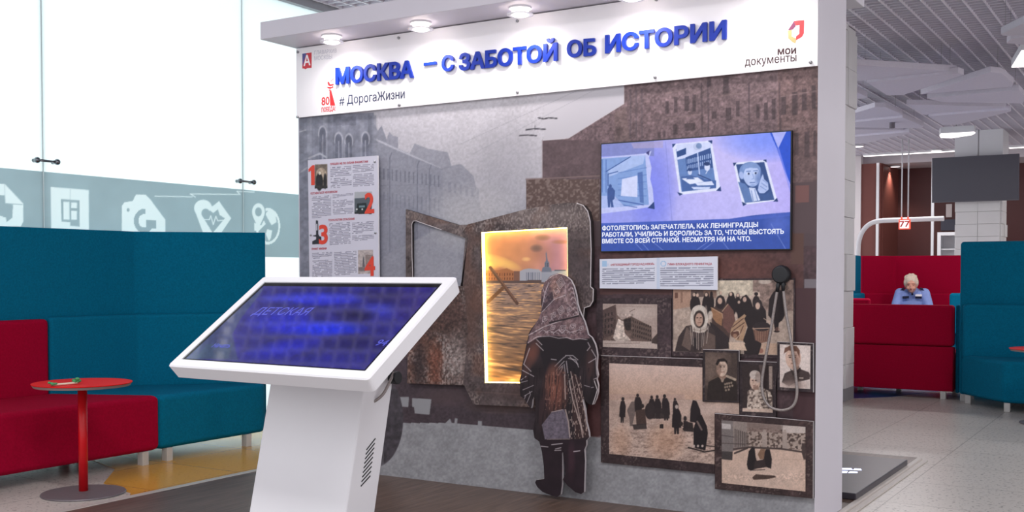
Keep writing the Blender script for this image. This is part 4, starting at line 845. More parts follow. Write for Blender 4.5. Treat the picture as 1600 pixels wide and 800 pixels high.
def ph_ruin(a):
    a.fill((168, 150, 142)); a.soft(1000, 488, 40, 16, (192, 176, 168), .8)
    a.poly([(941, 485), (962, 476), (964, 492), (972, 500), (985, 494), (1018, 510), (1019, 535), (941, 535)], (106, 88, 82)); a.poly([(941, 485), (962, 476), (963, 520), (941, 530)], (84, 68, 66)); a.poly([(986, 494), (1018, 511), (1018, 534), (986, 528)], (98, 82, 76))
    for r_ in range(4):
        for i in range(9): a.rect(989+i*3.3, 500+r_*7+i*1.1, 990.6+i*3.3, 504+r_*7+i*1.0, (56, 46, 46))
    for r_ in range(4):
        for i in range(3): a.rect(945+i*5, 490+r_*9-i, 947+i*5, 495+r_*9-i, (50, 42, 42))
    a.poly([(966, 498), (974, 502), (976, 520), (986, 532), (964, 534), (958, 528), (962, 512)], (204, 188, 178)); a.poly([(974, 500), (986, 496), (986, 516), (978, 516)], (52, 44, 44)); a.grain(3, .35, 151, (a.Y > 490) & (a.X < 990))
    a.poly([(941, 532), (985, 533), (1028, 534), (1028, 546), (941, 543)], (184, 168, 160)); a.line([(945, 537), (1000, 536)], 1, (120, 104, 98)); a.poly([(1019, 530), (1028, 520), (1028, 538), (1018, 536)], (70, 58, 56)); a.line([(984, 487), (992, 483)], 1.2, (110, 94, 90)); a.line([(960, 478), (1018, 480)], .5, (130, 114, 108))
def ph_crowd(a):
    T = lambda L: [(1045+x/5.927, 430+y/5.927) for x, y in L]; P = lambda L, c, al=1.: a.poly(T(L), c, al); E2 = lambda x, y, rx, ry, c, al=1., r=0.: a.ell(1045+x/5.927, 430+y/5.927, rx/5.927, ry/5.927, c, al, r)
    a.fill((176, 158, 146)); a.grain(22, .14, 161); a.grain(4, .14, 162)
    P([(40, 130), (205, 130), (205, 290), (40, 320)], (172, 140, 122)); P([(55, 160), (85, 160), (85, 210), (55, 215)], (104, 74, 64)); P([(110, 150), (130, 150), (130, 250), (110, 260)], (120, 92, 80), .6); P([(450, 45), (780, 45), (780, 190), (450, 190)], (196, 184, 166)); a.grain(6, .25, 163, inpoly(a.X, a.Y, T([(450, 45), (780, 45), (780, 190), (450, 190)]))); P([(780, 45), (1160, 45), (1160, 330), (860, 330), (840, 150), (780, 150)], (138, 118, 110)); a.grain(5, .4, 164, inpoly(a.X, a.Y, T([(780, 45), (1160, 45), (1160, 330), (860, 330)]))); E2(890, 60, 60, 22, (208, 196, 184), .7)
    P([(205, 130), (320, 135), (440, 135), (440, 190), (205, 210)], (96, 80, 76)); P([(320, 140), (440, 140), (440, 210), (330, 220)], (140, 112, 98), .8)
    D = (42, 35, 37)
    for x, y, rx, ry in ((245, 215, 48, 70), (350, 230, 42, 90), (395, 200, 25, 60), (580, 220, 50, 80), (640, 215, 30, 60), (480, 180, 24, 34), (810, 190, 34, 40)): E2(x, y+60, rx, ry+20, D); E2(x, y-ry*.4, rx*.55, ry*.42, D)
    for x, y in ((235, 180), (265, 185), (348, 180), (482, 165), (575, 175), (640, 185)): E2(x, y, 13, 17, (196, 170, 154)); 
    # woman in brown blanket
    P([(440, 230), (470, 190), (510, 200), (530, 260), (600, 330), (620, 440), (570, 540), (560, 600), (420, 620), (400, 450), (390, 310), (430, 290)], (74, 58, 54)); P([(395, 295), (500, 355), (490, 470), (440, 440), (395, 380)], (150, 112, 84)); P([(500, 335), (550, 265), (600, 330), (615, 420), (560, 540), (500, 470)], (106, 76, 70)); E2(478, 250, 44, 64, (48, 40, 42)); E2(474, 238, 21, 30, (190, 160, 144)); P([(500, 330), (545, 270)], D); a.line(T([(495, 335), (548, 268)]), 1.2, (196, 166, 140)); a.line(T([(390, 300), (495, 358), (500, 400)]), 1., (190, 160, 136))
    # dark woman centre-right
    P([(680, 200), (720, 180), (760, 230), (790, 330), (740, 400), (640, 400), (625, 290)], D); E2(703, 225, 17, 24, (188, 160, 146)); E2(650, 250, 12, 14, (186, 160, 146))
    P([(380, 430), (440, 470), (560, 580), (560, 680), (420, 690)], (50, 42, 44))
    # bundle
    P([(575, 500), (610, 430), (700, 360), (725, 380), (720, 480), (690, 610), (620, 600), (570, 540)], (166, 136, 110))
    for L in ([(590, 480), (690, 400)], [(600, 510), (700, 440)], [(640, 590), (690, 470)]): a.line(T(L), 1.6, (92, 66, 58))
    E2(615, 545, 42, 34, (96, 66, 56)); E2(612, 560, 20, 18, (150, 116, 96)); a.line(T([(600, 520), (650, 510), (660, 550), (620, 590)]), 1.2, (200, 176, 156))
    # woman with the basket
    P([(700, 400), (760, 320), (800, 260), (850, 250), (900, 330), (905, 420), (880, 560), (830, 720), (700, 760), (690, 600), (730, 480)], D); E2(824, 275, 42, 56, (52, 44, 46)); E2(824, 284, 21, 32, (196, 168, 152)); P([(780, 490), (945, 490), (930, 610), (860, 630), (800, 600)], (132, 100, 86)); E2(862, 490, 84, 26, (168, 140, 122)); E2(862, 476, 80, 44, (50, 42, 44))
    for i in range(7): a.line(T([(795+i*22, 510), (803+i*19, 605)]), 1., (88, 62, 56))
    a.line(T([(780, 495), (945, 490)]), 1.6, (184, 154, 134)); a.line(T([(880, 400), (940, 440), (950, 500)]), 1.1, (190, 164, 146))
    # walking man on the right
    P([(965, 160), (1010, 120), (1050, 150), (1060, 260), (1075, 370), (1050, 420), (1020, 440), (1010, 520), (985, 520), (970, 430), (920, 370), (930, 220)], D); E2(1000, 520, 26, 10, D); E2(1005, 500, 22, 20, (150, 110, 96), .5)
    P([(555, 620), (700, 620), (740, 700), (560, 690)], (204, 180, 160)); P([(860, 630), (1000, 630), (1000, 735), (830, 730)], (190, 162, 142)); E2(855, 700, 22, 22, (150, 106, 92)); P([(700, 640), (860, 640), (830, 740), (740, 740)], D)
    # woman in pale shawl in front
    P([(60, 690), (90, 570), (160, 470), (360, 440), (430, 520), (440, 700), (250, 715), (60, 705)], (60, 50, 50)); P([(120, 650), (165, 480), (220, 540), (200, 700)], (104, 88, 82)); P([(300, 700), (350, 520), (430, 560), (430, 690)], (98, 82, 76)); E2(282, 400, 82, 122, (206, 196, 186)); E2(282, 345, 72, 68, (206, 196, 186)); E2(282, 408, 52, 82, (58, 46, 44)); E2(281, 412, 35, 62, (182, 150, 134)); P([(215, 470), (245, 480), (285, 492), (325, 478), (355, 460), (362, 500), (330, 528), (280, 536), (225, 522)], (190, 178, 168)); a.line(T([(225, 500), (285, 515), (345, 495)]), 1., (130, 114, 106))
    for x in (265, 297): E2(x, 394, 8, 5, (50, 38, 36))
    a.line(T([(268, 440), (297, 438)]), 1., (104, 66, 58)); a.line(T([(283, 400), (284, 420)]), .8, (140, 104, 92)); E2(345, 330, 12, 50, (168, 152, 142), .6); a.line(T([(225, 330), (232, 420), (255, 470)]), 1., (150, 134, 126))
    for i in range(11): a.line(T([(180+i*19, 470+abs(i-5)*-6+30), (200+i*15, 690-abs(i-5)*12)]), 1.2, (186, 172, 162) if i % 3 else (96, 82, 78), .8)
    P([(235, 580), (255, 580), (250, 700), (235, 700)], (44, 38, 40)); E2(385, 370, 22, 40, (206, 194, 182), .8)
def ph_ice(a):
    T = lambda x, y: (930+x/4.325, 550+y/4.325)
    a.fill(lambda x, y: np.stack([206-18*np.clip((y-570)/60, 0, 1), 182-26*np.clip((y-570)/60, 0, 1), 172-36*np.clip((y-570)/60, 0, 1)], 1)); a.rect(940, 616, 1070, 625, (176, 150, 140), .6); m = a.Y > 624.5; a.put(m, (184, 160, 148)); a.grain(16, .16, 171, m, 4); n = .5*vnoise(a.X/2.2, a.Y, 2.4, 172)+.5*vnoise(a.X/1.5, a.Y, 1.3, 174); k = np.clip((a.Y-640)/40, .15, 1); a.put(m, (112, 94, 86), k*np.clip((.46-n)*4, 0, 1)*.6); a.put(m, (216, 194, 178), k*np.clip((n-.56)*4, 0, 1)*.6); a.soft(1040, 690, 36, 34, (186, 140, 110), .45); a.soft(970, 690, 20, 30, (180, 136, 108), .4); a.soft(1110, 640, 40, 10, (196, 174, 164), .7)
    a.line([(945, 620), (1160, 628)], .8, (150, 128, 120), .6)
    for x, y, h, l, wd in ((183, 478, 172, 0.03, .24), (290, 440, 158, -.02, .34), (382, 450, 155, 0, .3), (425, 452, 160, -.04, .3), (480, 462, 176, -.07, .3), (545, 440, 130, -.05, .3)): X, Y = T(x, y); person_(a, X, Y, h/4.325, (44, 36, 38), l, wd)
    X, Y = T(370, 455); a.ell(X, Y-13, 8, 13, (52, 43, 44)); X, Y = T(430, 450); a.rect(X-9, Y-16, X+17, Y, (48, 40, 41), .9)
    X, Y = T(240, 430); a.poly([T(215, 395), T(245, 335), T(265, 335), T(270, 420), T(250, 500), T(235, 500), T(232, 450)], (110, 96, 92)); X, Y = T(320, 365); a.ell(X, Y, 2.6, 3.4, (48, 40, 40)); a.poly([T(272, 395), T(335, 385), T(348, 490), T(280, 495)], (72, 56, 52)); a.poly([T(250, 490), T(345, 485), T(350, 520), T(262, 525)], (54, 46, 46), .9); X, Y = T(448, 500); a.rect(X-3, Y-3, X+3, Y+4, (48, 40, 40))
    X, Y = T(550, 555); person_(a, X, Y, 196/4.325, (38, 31, 34), 0, .32); X, Y = T(551, 370); a.ell(X, Y, 2.5, 3.2, (176, 160, 152))
    a.poly([T(640, 470), T(645, 380), T(660, 325), T(685, 330), T(710, 390), T(715, 430), T(690, 480)], (40, 33, 36)); a.poly([T(590, 520), T(620, 470), T(660, 480), T(665, 540), T(600, 535)], (50, 42, 42)); a.line([T(590, 500), T(670, 520)], 1.6, (40, 34, 34)); X, Y = T(608, 450); a.ell(X, Y, 2.6, 4, (44, 36, 38)); a.rect(X-3, Y+4, X+4, Y+16, (44, 36, 38)); X, Y = T(580, 485); a.ell(X, Y, 3.4, 3.4, (46, 38, 38))
    a.poly([T(665, 640), T(665, 520), T(690, 430), T(720, 425), T(755, 500), T(762, 550), T(745, 665), T(680, 650)], (34, 28, 31)); a.line([T(690, 470), T(720, 525)], 3, (112, 96, 92)); a.line([T(630, 645), T(740, 675), T(805, 665)], 2.4, (44, 37, 37)); a.line([T(730, 630), T(815, 640)], 1.6, (48, 40, 40)); 
    for x in (668, 695, 725): X, Y = T(x, 635); a.ell(X, Y, 1.8, 2, (190, 172, 164))
def ph_officer(a):
    T = lambda L: [(1095+x/3.2, 530+y/3.2) for x, y in L]
    a.fill((70, 58, 54)); a.soft(1110, 575, 22, 34, (120, 102, 92), .8); a.soft(1130, 562, 16, 16, (110, 92, 84), .6)
    a.poly(T([(30, 290), (38, 215), (85, 185), (120, 195), (165, 190), (180, 220), (185, 312), (30, 312)]), (44, 36, 34)); a.line(T([(45, 205), (85, 186)]), 2.6, (96, 80, 70)); a.line(T([(130, 184), (172, 202)]), 4., (160, 144, 128)); a.poly(T([(90, 165), (125, 165), (125, 195), (105, 205), (90, 190)]), (140, 114, 100)); a.ell(*T([(106, 145)])[0], 8.6, 12.8, (196, 172, 156)); a.ell(*T([(90, 150)])[0], 4, 11, (124, 98, 86), .7); a.poly(T([(74, 125), (85, 100), (115, 95), (132, 108), (134, 128), (122, 112), (95, 112), (84, 132)]), (36, 28, 28))
    for x in (100, 117): a.ell(*T([(x, 138)])[0], 1.5, .8, (52, 38, 36)); a.line(T([(x-7, 131), (x+6, 130)]), .8, (70, 52, 48))
    a.line(T([(102, 165), (118, 164)]), 1., (116, 76, 68)); a.line(T([(110, 142), (112, 154)]), .8, (150, 122, 108)); a.line(T([(106, 200), (110, 300)]), .8, (30, 26, 26)); 
    for x, y in ((122, 225), (132, 222), (142, 220), (153, 218), (122, 240), (133, 238), (145, 236), (158, 232), (126, 255), (140, 252)): a.ell(*T([(x, y)])[0], 1.5, 1.8, (142, 126, 112))
    a.poly(T([(98, 195), (118, 195), (112, 215), (104, 215)]), (150, 130, 116)); a.grain(4, .15, 181)
def ph_woman(a):
    T = lambda L: [(1095+x/3.2, 530+y/3.2) for x, y in L]
    a.fill((52, 42, 42)); a.poly(T([(340, 135), (358, 135), (358, 250), (342, 250)]), (150, 134, 126)); a.poly(T([(290, 128), (320, 130), (318, 180), (300, 175)]), (84, 70, 68)); a.poly(T([(208, 345), (280, 340), (360, 345), (360, 368), (208, 362)]), (196, 174, 160))
    C = T([(232, 340), (235, 260), (260, 240), (300, 238), (345, 260), (358, 290), (358, 345), (235, 350)]); a.poly(C, (176, 160, 148)); m = inpoly(a.X, a.Y, C); n = vnoise(a.X, a.Y, 2.6, 3); a.put(m & (n > .62), (84, 70, 66), .8); a.put(m & (n < .25), (214, 200, 188), .8); a.line(T([(330, 262), (340, 345)]), 2, (60, 48, 48))
    a.ell(*T([(272, 212)])[0], 8.4, 12.6, (196, 170, 154)); a.ell(*T([(270, 178)])[0], 8.2, 7, (190, 178, 170)); a.ell(*T([(286, 190)])[0], 4.4, 9, (160, 144, 136)); a.poly(T([(262, 235), (288, 230), (290, 252), (264, 255)]), (150, 122, 108))
    for x in (260, 275): a.ell(*T([(x, 206)])[0], 1.4, .8, (60, 44, 42))
    a.line(T([(262, 232), (274, 230)]), 1., (120, 84, 76)); a.line(T([(265, 208), (263, 220)]), .8, (146, 116, 104)); a.grain(3, .12, 191)
def ph_soldier(a):
    T = lambda L: [(1095+x/3.2, 530+y/3.2) for x, y in L]
    a.fill((206, 192, 186)); a.soft(1242, 560, 26, 36, (222, 210, 204), .7)
    a.poly(T([(405, 215), (420, 170), (455, 155), (500, 150), (540, 165), (548, 180), (545, 200), (480, 215), (440, 235)]), (70, 58, 57)); a.soft(1240, 602, 26, 10, (170, 150, 142), .8); a.soft(1236, 592, 12, 12, (96, 80, 76), .6)
    a.poly(T([(455, 130), (485, 125), (500, 150), (478, 172), (460, 155)]), (150, 124, 112)); a.ell(*T([(462, 92)])[0], 12, 18, (202, 172, 156)); a.soft(*T([(480, 105)])[0], 7, 13, (156, 122, 110), .8); a.poly(T([(415, 75), (420, 45), (445, 32), (480, 34), (495, 55), (494, 95), (480, 62), (440, 56), (424, 66)]), (112, 80, 68))
    for x in (446, 470): a.ell(*T([(x, 90)])[0], 1.8, .9, (60, 44, 42)); a.line(T([(x-8, 82), (x+7, 80)]), .9, (84, 60, 54))
    a.line(T([(452, 122), (470, 120)]), 1.1, (126, 84, 76)); a.line(T([(456, 94), (455, 108)]), .9, (156, 122, 110)); a.poly(T([(476, 160), (498, 140), (502, 155), (482, 176)]), (52, 42, 42)); a.line(T([(450, 150), (462, 178)]), 1.6, (52, 44, 42)); a.rect(*T([(490, 190)])[0], *T([(512, 197)])[0], (150, 136, 128)); a.grain(3, .07, 201)
def ph_lane(a):
    T = lambda L: [(1095+x/3.2, 530+y/3.2) for x, y in L]
    a.fill((200, 174, 158)); a.soft(1200, 745, 70, 30, (206, 182, 168), .6)
    a.poly(T([(100, 385), (530, 400), (530, 556), (230, 545), (100, 570)]), (140, 128, 122)); n = vnoise(a.X, a.Y, 2.4, 8); m = inpoly(a.X, a.Y, T([(230, 440), (525, 460), (525, 556), (230, 545)])); a.put(m, (112, 96, 88)); a.put(m & (n > .5), (176, 160, 150), .8); a.put(m & (n < .25), (66, 54, 52), .8)
    a.poly(T([(410, 430), (525, 437), (525, 470), (410, 468)]), (186, 174, 168)); a.poly(T([(232, 415), (300, 420), (400, 428), (400, 470), (232, 460)]), (120, 102, 96), .7)
    for x in (318, 420): a.poly(T([(x-12, 545), (x-12, 470), (x-4, 452), (x+4, 452), (x+12, 470), (x+12, 548)]), (158, 144, 136))
    a.poly(T([(100, 400), (160, 410), (165, 560), (100, 565)]), (120, 112, 110)); a.poly(T([(105, 420), (150, 425), (150, 450), (105, 448)]), (180, 172, 170)); a.poly(T([(100, 560), (160, 562), (158, 605), (100, 600)]), (66, 60, 60)); a.line(T([(105, 480), (165, 490)]), 1.6, (84, 76, 76)); a.line(T([(105, 520), (220, 525)]), 1.8, (90, 80, 78)); 
    for i in range(8): a.line(T([(172+i*9, 450+i*3), (172+i*9, 540-i)]), 1.4, (60, 52, 52))
    a.line(T([(165, 550), (240, 540), (400, 548), (525, 566)]), 3, (74, 62, 60)); a.line(T([(170, 570), (232, 545)]), 3, (70, 60, 58))
    a.poly(T([(505, 520), (524, 520), (524, 600), (515, 605), (505, 570)]), (70, 58, 56)); a.line(T([(300, 600), (520, 600)]), .8, (176, 150, 136), .6)
    a.poly(T([(230, 625), (240, 560), (258, 538), (270, 545), (275, 590), (290, 640), (250, 658), (236, 650)]), (38, 32, 34)); a.poly(T([(310, 630), (315, 575), (325, 550), (345, 550), (356, 600), (352, 648), (330, 640)]), (40, 33, 35)); a.poly(T([(285, 575), (300, 548), (322, 550), (316, 600), (296, 600)]), (128, 100, 82)); a.poly(T([(270, 610), (320, 600), (325, 640), (265, 650)]), (56, 46, 46)); a.line(T([(255, 655), (320, 652)]), 1.4, (50, 42, 42)); a.poly(T([(258, 690), (275, 675), (370, 682), (378, 690), (330, 700), (264, 703)]), (76, 60, 54)); a.grain(2, .2, 211, (a.Y > 740) & (a.Y < 752)); a.grain(8, .05, 213)
photo_panel('dark panel with a small photo of a ruined building corner beside the crowd photo', -.010, [(932, 466), (1049, 466), (1049, 559), (932, 556)], [([(942, 474.5), (1027, 475.5), (1027, 545), (942, 542)], ph_ruin)], 301, (62, 50, 54), .008)
photo_panel('large sepia crowd photo led by a woman in a pale fringed shawl', -.008, [(1050, 436), (1242, 434.5), (1242, 561), (1050, 556)], [([(1052, 439), (1240, 437.5), (1239, 556), (1052, 549)], ph_crowd)], 311, (60, 48, 52), .006)
ICE = [(939, 555.5), (1098, 561), (1098, 628), (1155.5, 630), (1155.5, 648.2), (1116.6, 645.4), (1116.6, 740.5), (939, 722.5)]
photo_panel('big sepia panel of people gathered at an ice hole on a frozen river', -.014, ICE, [([(952, 567.5), (1097.6, 574), (1097.6, 627.6), (1155, 629.6), (1155, 647.4), (1116.6, 644.6), (1116.6, 725.5), (952, 709)], ph_ice)], 321, (58, 46, 48), .012, edge=[(939, 555.5), (1098, 561)])
photo_panel('dark portrait panel of an officer with medals, left of the elderly woman', -.024, [(1098.5, 546), (1155, 547.5), (1155, 629), (1098.5, 627)], [([(1102, 550), (1152, 551.5), (1152, 626.5), (1102, 625)], ph_officer)], 331, (54, 45, 48), .022, edge=[(1098.5, 546), (1155, 547.5), (1155, 565)])
photo_panel('dark portrait panel of an elderly woman in a patterned blouse', -.020, [(1155, 564), (1215, 566), (1212, 612), (1212, 655), (1156, 650)], [([(1160, 569), (1208, 570.5), (1208, 645), (1160, 643)], ph_woman)], 341, (52, 43, 46), .018, edge=[(1156, 564), (1214, 566)])
photo_panel('framed portrait of a soldier on pale ground, rightmost in the photo group', -.026, [(1214.5, 534), (1271, 536.5), (1271, 613), (1214.5, 609.5)], [([(1218.5, 538), (1266.5, 540), (1266, 608), (1218.5, 605)], ph_soldier)], 351, (50, 42, 46), .024, edge=[(1214.5, 534), (1271, 536.5), (1271, 613)])
photo_panel('lowest sepia panel of figures with a sledge in a snowy lane', -.026, [(1117, 646), (1156, 649), (1212, 653), (1271, 658.5), (1270.5, 779), (1117, 764)], [([(1127.5, 656.5), (1258.5, 667), (1258.5, 768), (1128, 754.5)], ph_lane)], 361, (62, 48, 48), .024, edge=[(1117, 646), (1156, 649), (1212, 653), (1271, 658.5), (1270.5, 779)])

# ------------------------------------------------------------------ audio earpiece with cords
p = Wl(1221, 429, -.036); hs = thing('audio_earpiece', 'round black audio earpiece with looping grey cord right of the caption card', 'earpiece', tuple(p))
m = MB(); m.lathe([(0, -.028), (.030, -.028), (.042, -.018), (.044, .0), (.042, .016), (.036, .024), (0, .026)], seg=32)
o = m.build('ear_cup', BLACK, hs, .002, smooth=True); o.rotation_euler = (math.pi/2, 0, 0)
MB().box(-.014, .014, .024, .0295, -.05, .02).build('bracket', BLACK, hs, .003)
fo = WF(-.045)
def rel(L, y=-.045): return [np.array(Wl(*q, y))-np.array(p) for q in L]
a1, a2 = rel([(1217, 440), (1214, 456)]), rel([(1224, 438), (1223.5, 455)])
MB().tube(a1[0], a1[1], .0105, .008).build('cord_plug', BLACK, hs, smooth=True); MB().tube(a2[0], a2[1], .0095, .008).build('cord_plug', BLACK, hs, smooth=True)
tubecurve('cord', rel([(1214.5, 454), (1211, 475), (1204, 520), (1196, 560), (1191, 590), (1190, 605), (1193, 622), (1202, 636), (1217, 641.5), (1232, 640), (1242, 632), (1246, 615), (1244, 590), (1240, 560), (1234, 520), (1228, 490), (1224, 454)]), .0068, mat('grey_cord', (148, 140, 138), .4, .4, nscale=150, namp=.2), hs)

# ------------------------------------------------------------------ downlights under the canopy
LAMP = mat('downlight_glow', (255, 250, 248), .4, emit=(255, 240, 232), estr=7)
sp0 = None
SL = ['first downlight from the left end under the white canopy', 'second downlight from the left end under the white canopy', 'third downlight from the left, above the slogan middle', 'fourth downlight from the left under the canopy', 'rightmost downlight under the canopy, above the office logo']
for i in range(5):
    x = -2.755+i*.632
    if sp0 is None:
        sp0 = thing('canopy_downlight', SL[0], 'spotlight', (x, -.17, ZT), group='downlights under the canopy')
        MB().lathe([(0, 0), (.058, 0), (.058, -.010), (0, -.010)]).build('mount', WHITE, sp0, smooth=False)
        MB().lathe([(0, -.0102), (.044, -.0102), (.044, -.040), (.036, -.046), (0, -.046)], seg=40).build('lamp', LAMP, sp0)
        MB().lathe([(.046, -.034), (.068, -.036), (.068, -.041), (.046, -.041), (.046, -.034)]).build('glass_ring', mat('opal_ring', (240, 240, 244), .2), sp0)
        ld = bpy.data.lights.new('spot', 'SPOT'); ld.energy = 8.5; ld.spot_size = math.radians(165); ld.spot_blend = 1; ld.color = (1, .93, .92); ld.shadow_soft_size = .035
        lo = bpy.data.objects.new('spot', ld); COL.objects.link(lo); lo.parent = sp0; lo.location = (0, 0, -.085); lo.rotation_euler = (math.radians(12), 0, 0)
    else:
        c = copy_tree(sp0); c.location.x = x; c['label'] = SL[i]

# ------------------------------------------------------------------ floor pad behind the wall
pd = thing('floor_pad', 'dark floor pad with glowing marks lying behind the display wall', 'floor pad')
m = MB(); m.prism([(-1.6, .72, .02), (.004, .72, .02), (.004, 1.95, .02), (-1.6, 1.95, .02)], (0, 0, .035)); m.build('slab', mat('dark_pad', (62, 58, 66), .35, nscale=20, namp=.1), pd, .006)
m = MB()
for P in ([(1300, 731), (1330, 731.5), (1333, 734.5), (1300, 733.5)], [(1335, 732), (1345, 732.5), (1346.5, 735), (1333, 734.5)], [(1300, 735.5), (1325, 736), (1323, 739), (1300, 738.5)], [(1328, 736.5), (1340, 737), (1340, 739), (1325, 739)]): m.prism([Gd(*q, .0556) for q in P], (0, 0, .0006))
m.build('glowing_mark', mat('white_blue_glow', (220, 225, 255), .4, emit=(214, 222, 255), estr=1.6), pd)

# ================================================================== TOUCH KIOSK
phi, th = -.0304, .595; O = np.array([-1.942, -2.0085, .8531])
u = np.array([math.cos(phi), math.sin(phi), 0]); bk = np.array([-math.sin(phi), math.cos(phi), 0]); v = bk*math.cos(th)+np.array([0, 0, 1])*math.sin(th)
KF = Frame(O, u, v); KW, KH = .95, .95*.5625
ks = thing('touch_kiosk', 'white floor standing touch screen kiosk with tilted blue display', 'kiosk')
def rr(x0, x1, y0, y1, r, n=5):
    L = []
    for cx, cy, a0 in ((x1-r, y1-r, 0), (x0+r, y1-r, 90), (x0+r, y0+r, 180), (x1-r, y0+r, 270)):
        for k in range(n+1): t_ = math.radians(a0+90*k/n); L.append((cx+r*math.cos(t_), cy+r*math.sin(t_)))
    return L
bm = bmesh.new(); loops = []
for (x0, x1, y0, y1, r, off) in ((-.004, KW+.004, -.004, KH+.004, .003, .0035), (-.040, KW+.042, -.043, KH+.042, .012, .004), (-.045, KW+.048, -.048, KH+.047, .016, -.001), (-.028, KW+.050, -.050, KH+.035, .020, -.052), (-.015, KW+.035, -.035, KH+.02, .02, -.06)):
    loops.append([bm.verts.new(KF.pt(a, b, off)) for a, b in rr(x0, x1, y0, y1, r)])
for A_, B_ in zip(loops, loops[1:]):
    for i in range(len(A_)): bm.faces.new((A_[i], B_[i], B_[(i+1) % len(A_)], A_[(i+1) % len(A_)]))
bm.faces.new(loops[-1][::-1]); inner = [bm.verts.new(KF.pt(a, b, -.004)) for a, b in rr(-.004, KW+.004, -.004, KH+.004, .003)]
for i in range(len(inner)): bm.faces.new((inner[i], loops[0][i], loops[0][(i+1) % len(inner)], inner[(i+1) % len(inner)]))
bm.faces.new(inner); bmesh.ops.recalc_face_normals(bm, faces=bm.faces)
me = bpy.data.meshes.new('screen_housing'); bm.to_mesh(me); bm.free(); me.materials.append(WHITE); hd = link('screen_housing', me, ks)
board('bezel_glass', KF, None, .003, mat('black_glass', (14, 14, 18), .08), ks, ab=[(-.003, -.003), (KW+.003, -.003), (KW+.003, KH+.003), (-.003, KH+.003)], gap=.0005)
def kiosk_art(a):
    X, Y = a.X, a.Y; T = lambda L: [(290+x/3.902, 435+y/3.902) for x, y in L]
    a.fill((44, 40, 128)); a.grain(26, .22, 401)
    a.soft(490, 467, 95, 12, (34, 44, 220), .9); a.soft(500, 513, 80, 14, (24, 46, 226), 1.); a.soft(440, 505, 60, 22, (30, 36, 200), .8); a.soft(440, 545, 70, 16, (26, 30, 190), .8, -.2); a.soft(590, 485, 36, 14, (48, 54, 180), .7); a.soft(440, 478, 40, 10, (40, 36, 110), .6); a.soft(555, 492, 40, 12, (26, 20, 66), .8); a.soft(600, 462, 50, 14, (34, 24, 82), .7); a.soft(560, 535, 60, 16, (30, 24, 86), .7); a.soft(500, 563, 60, 10, (30, 30, 140), .6)
    a.poly(T([(10, 490), (440, 60), (480, 60), (340, 240), (285, 340), (320, 500)]), (64, 76, 116), .85); a.poly(T([(130, 400), (290, 395), (262, 488), (60, 488)]), (58, 82, 104), .6)
    a.soft(655, 475, 50, 50, (56, 40, 118), .6); a.grain(4, .16, 403, None, 3)
art_surface('display', KF, None, kiosk_art, .0045, KSCREEN, ks, ab=[(.012, .006), (KW-.008, .006), (KW-.008, KH-.022), (.012, KH-.022)])
KTXT = mat('screen_lettering', (10, 10, 20), .3, emit=(92, 96, 216), estr=.9)
for body, l, r, h in (('ДЕТСКАЯ', (393, 492), (480, 493), 12), ('Начать', (330, 543), (357, 544), 7), ('941', (586, 540), (608, 541), 10)): lettering('screen_text', body, KF, l, r, h, KTXT, ks, bold=.01, off=.0012, shear=.15)
# leaning column: profile in the vertical plane, extruded along x
cx0, cx1 = -1.722, -1.232
prof = [(-1.93, .021), (-1.74, .80), (-1.697, .965), (-1.54, 1.075), (-1.5775, .74), (-1.745, .021)]
m = MB(); m.prism([(cx0, y, z) for y, z in prof], (cx1-cx0, 0, 0)); m.build('column', WHITE, ks, .008, 3)
m = MB(); fr_ = Frame((cx1+.0006, 0, 0), (0, 1, 0), (0, 0, 1))
for k in range(9):
    q0 = np.array((586.6-k, 685+k*7.3)); q1 = np.array((572.5-k*1.1, 703+k*7.1))
    A0, A1 = fr_.at(*q0), fr_.at(*q1); d = np.array(A1)-A0; d /= np.linalg.norm(d); nn = np.array((-d[1], d[0]))*.0026
    m.prism([fr_.pt(*(np.array(A0)+nn)), fr_.pt(*(np.array(A1)+nn)), fr_.pt(*(np.array(A1)-nn)), fr_.pt(*(np.array(A0)-nn))], (.0006, 0, 0))
m.build('vent_slots', BLACK, ks)
kp = plane(618, 590, 0, cx1+.02)
m = MB().tube((cx1-.001, kp[1], kp[2]), (cx1+.035, kp[1], kp[2]), .026); m.build('tilt_knob', BLACK, ks, .003)
tubecurve('cable', [(cx1-.01, kp[1]-.11, kp[2]-.09), (cx1+.022, kp[1]-.09, kp[2]-.07), (cx1+.026, kp[1]-.05, kp[2]-.02), (cx1+.02, kp[1]-.01, kp[2]+.02)], .006, mat('grey_cord', (148, 140, 138), .4), ks)

# ================================================================== SOFAS
def offset(P, d):
    n = len(P); out = []
    for i in range(n):
        t0 = np.array(P[i], float)-P[max(i-1, 0)]; t1 = np.array(P[min(i+1, n-1)], float)-P[i]
        if i == 0: t0 = t1
        if i == n-1: t1 = t0
        n0 = np.array((-t0[1], t0[0]))/np.hypot(*t0); n1 = np.array((-t1[1], t1[0]))/np.hypot(*t1); b = n0+n1; b = b/(b@n0); out.append(tuple(np.array(P[i])+b*d))
    return out
def strip(path, d, z0, z1, name, m, parent, bevel=.03):
    q = offset(path, d); return MB().poly2(list(path)+q[::-1], z0, z1).build(name, m, parent, bevel, 4)
def legs(parent, pts, h=.085, s=.024):
    for x, y in pts: MB().box(x-s, x+s, y-s, y+s, 0, h).build('leg', LEG, parent, .002)
sf = thing('sofa_unit', 'red low sofa unit behind the red round table at the left edge', 'sofa')
MB().poly2([(-4.06, -2.5), (-4.06, -.312), (-4.74, -.605), (-4.74, -2.5)], .082, .43).build('seat', RED, sf, .035, 4)
strip([(-4.735, -2.5), (-4.735, -.615)], .085, .40, .905, 'backrest', RED, sf, .03)
legs(sf, [(-4.085, -.43), (-4.60, -.62), (-4.085, -2.3)])
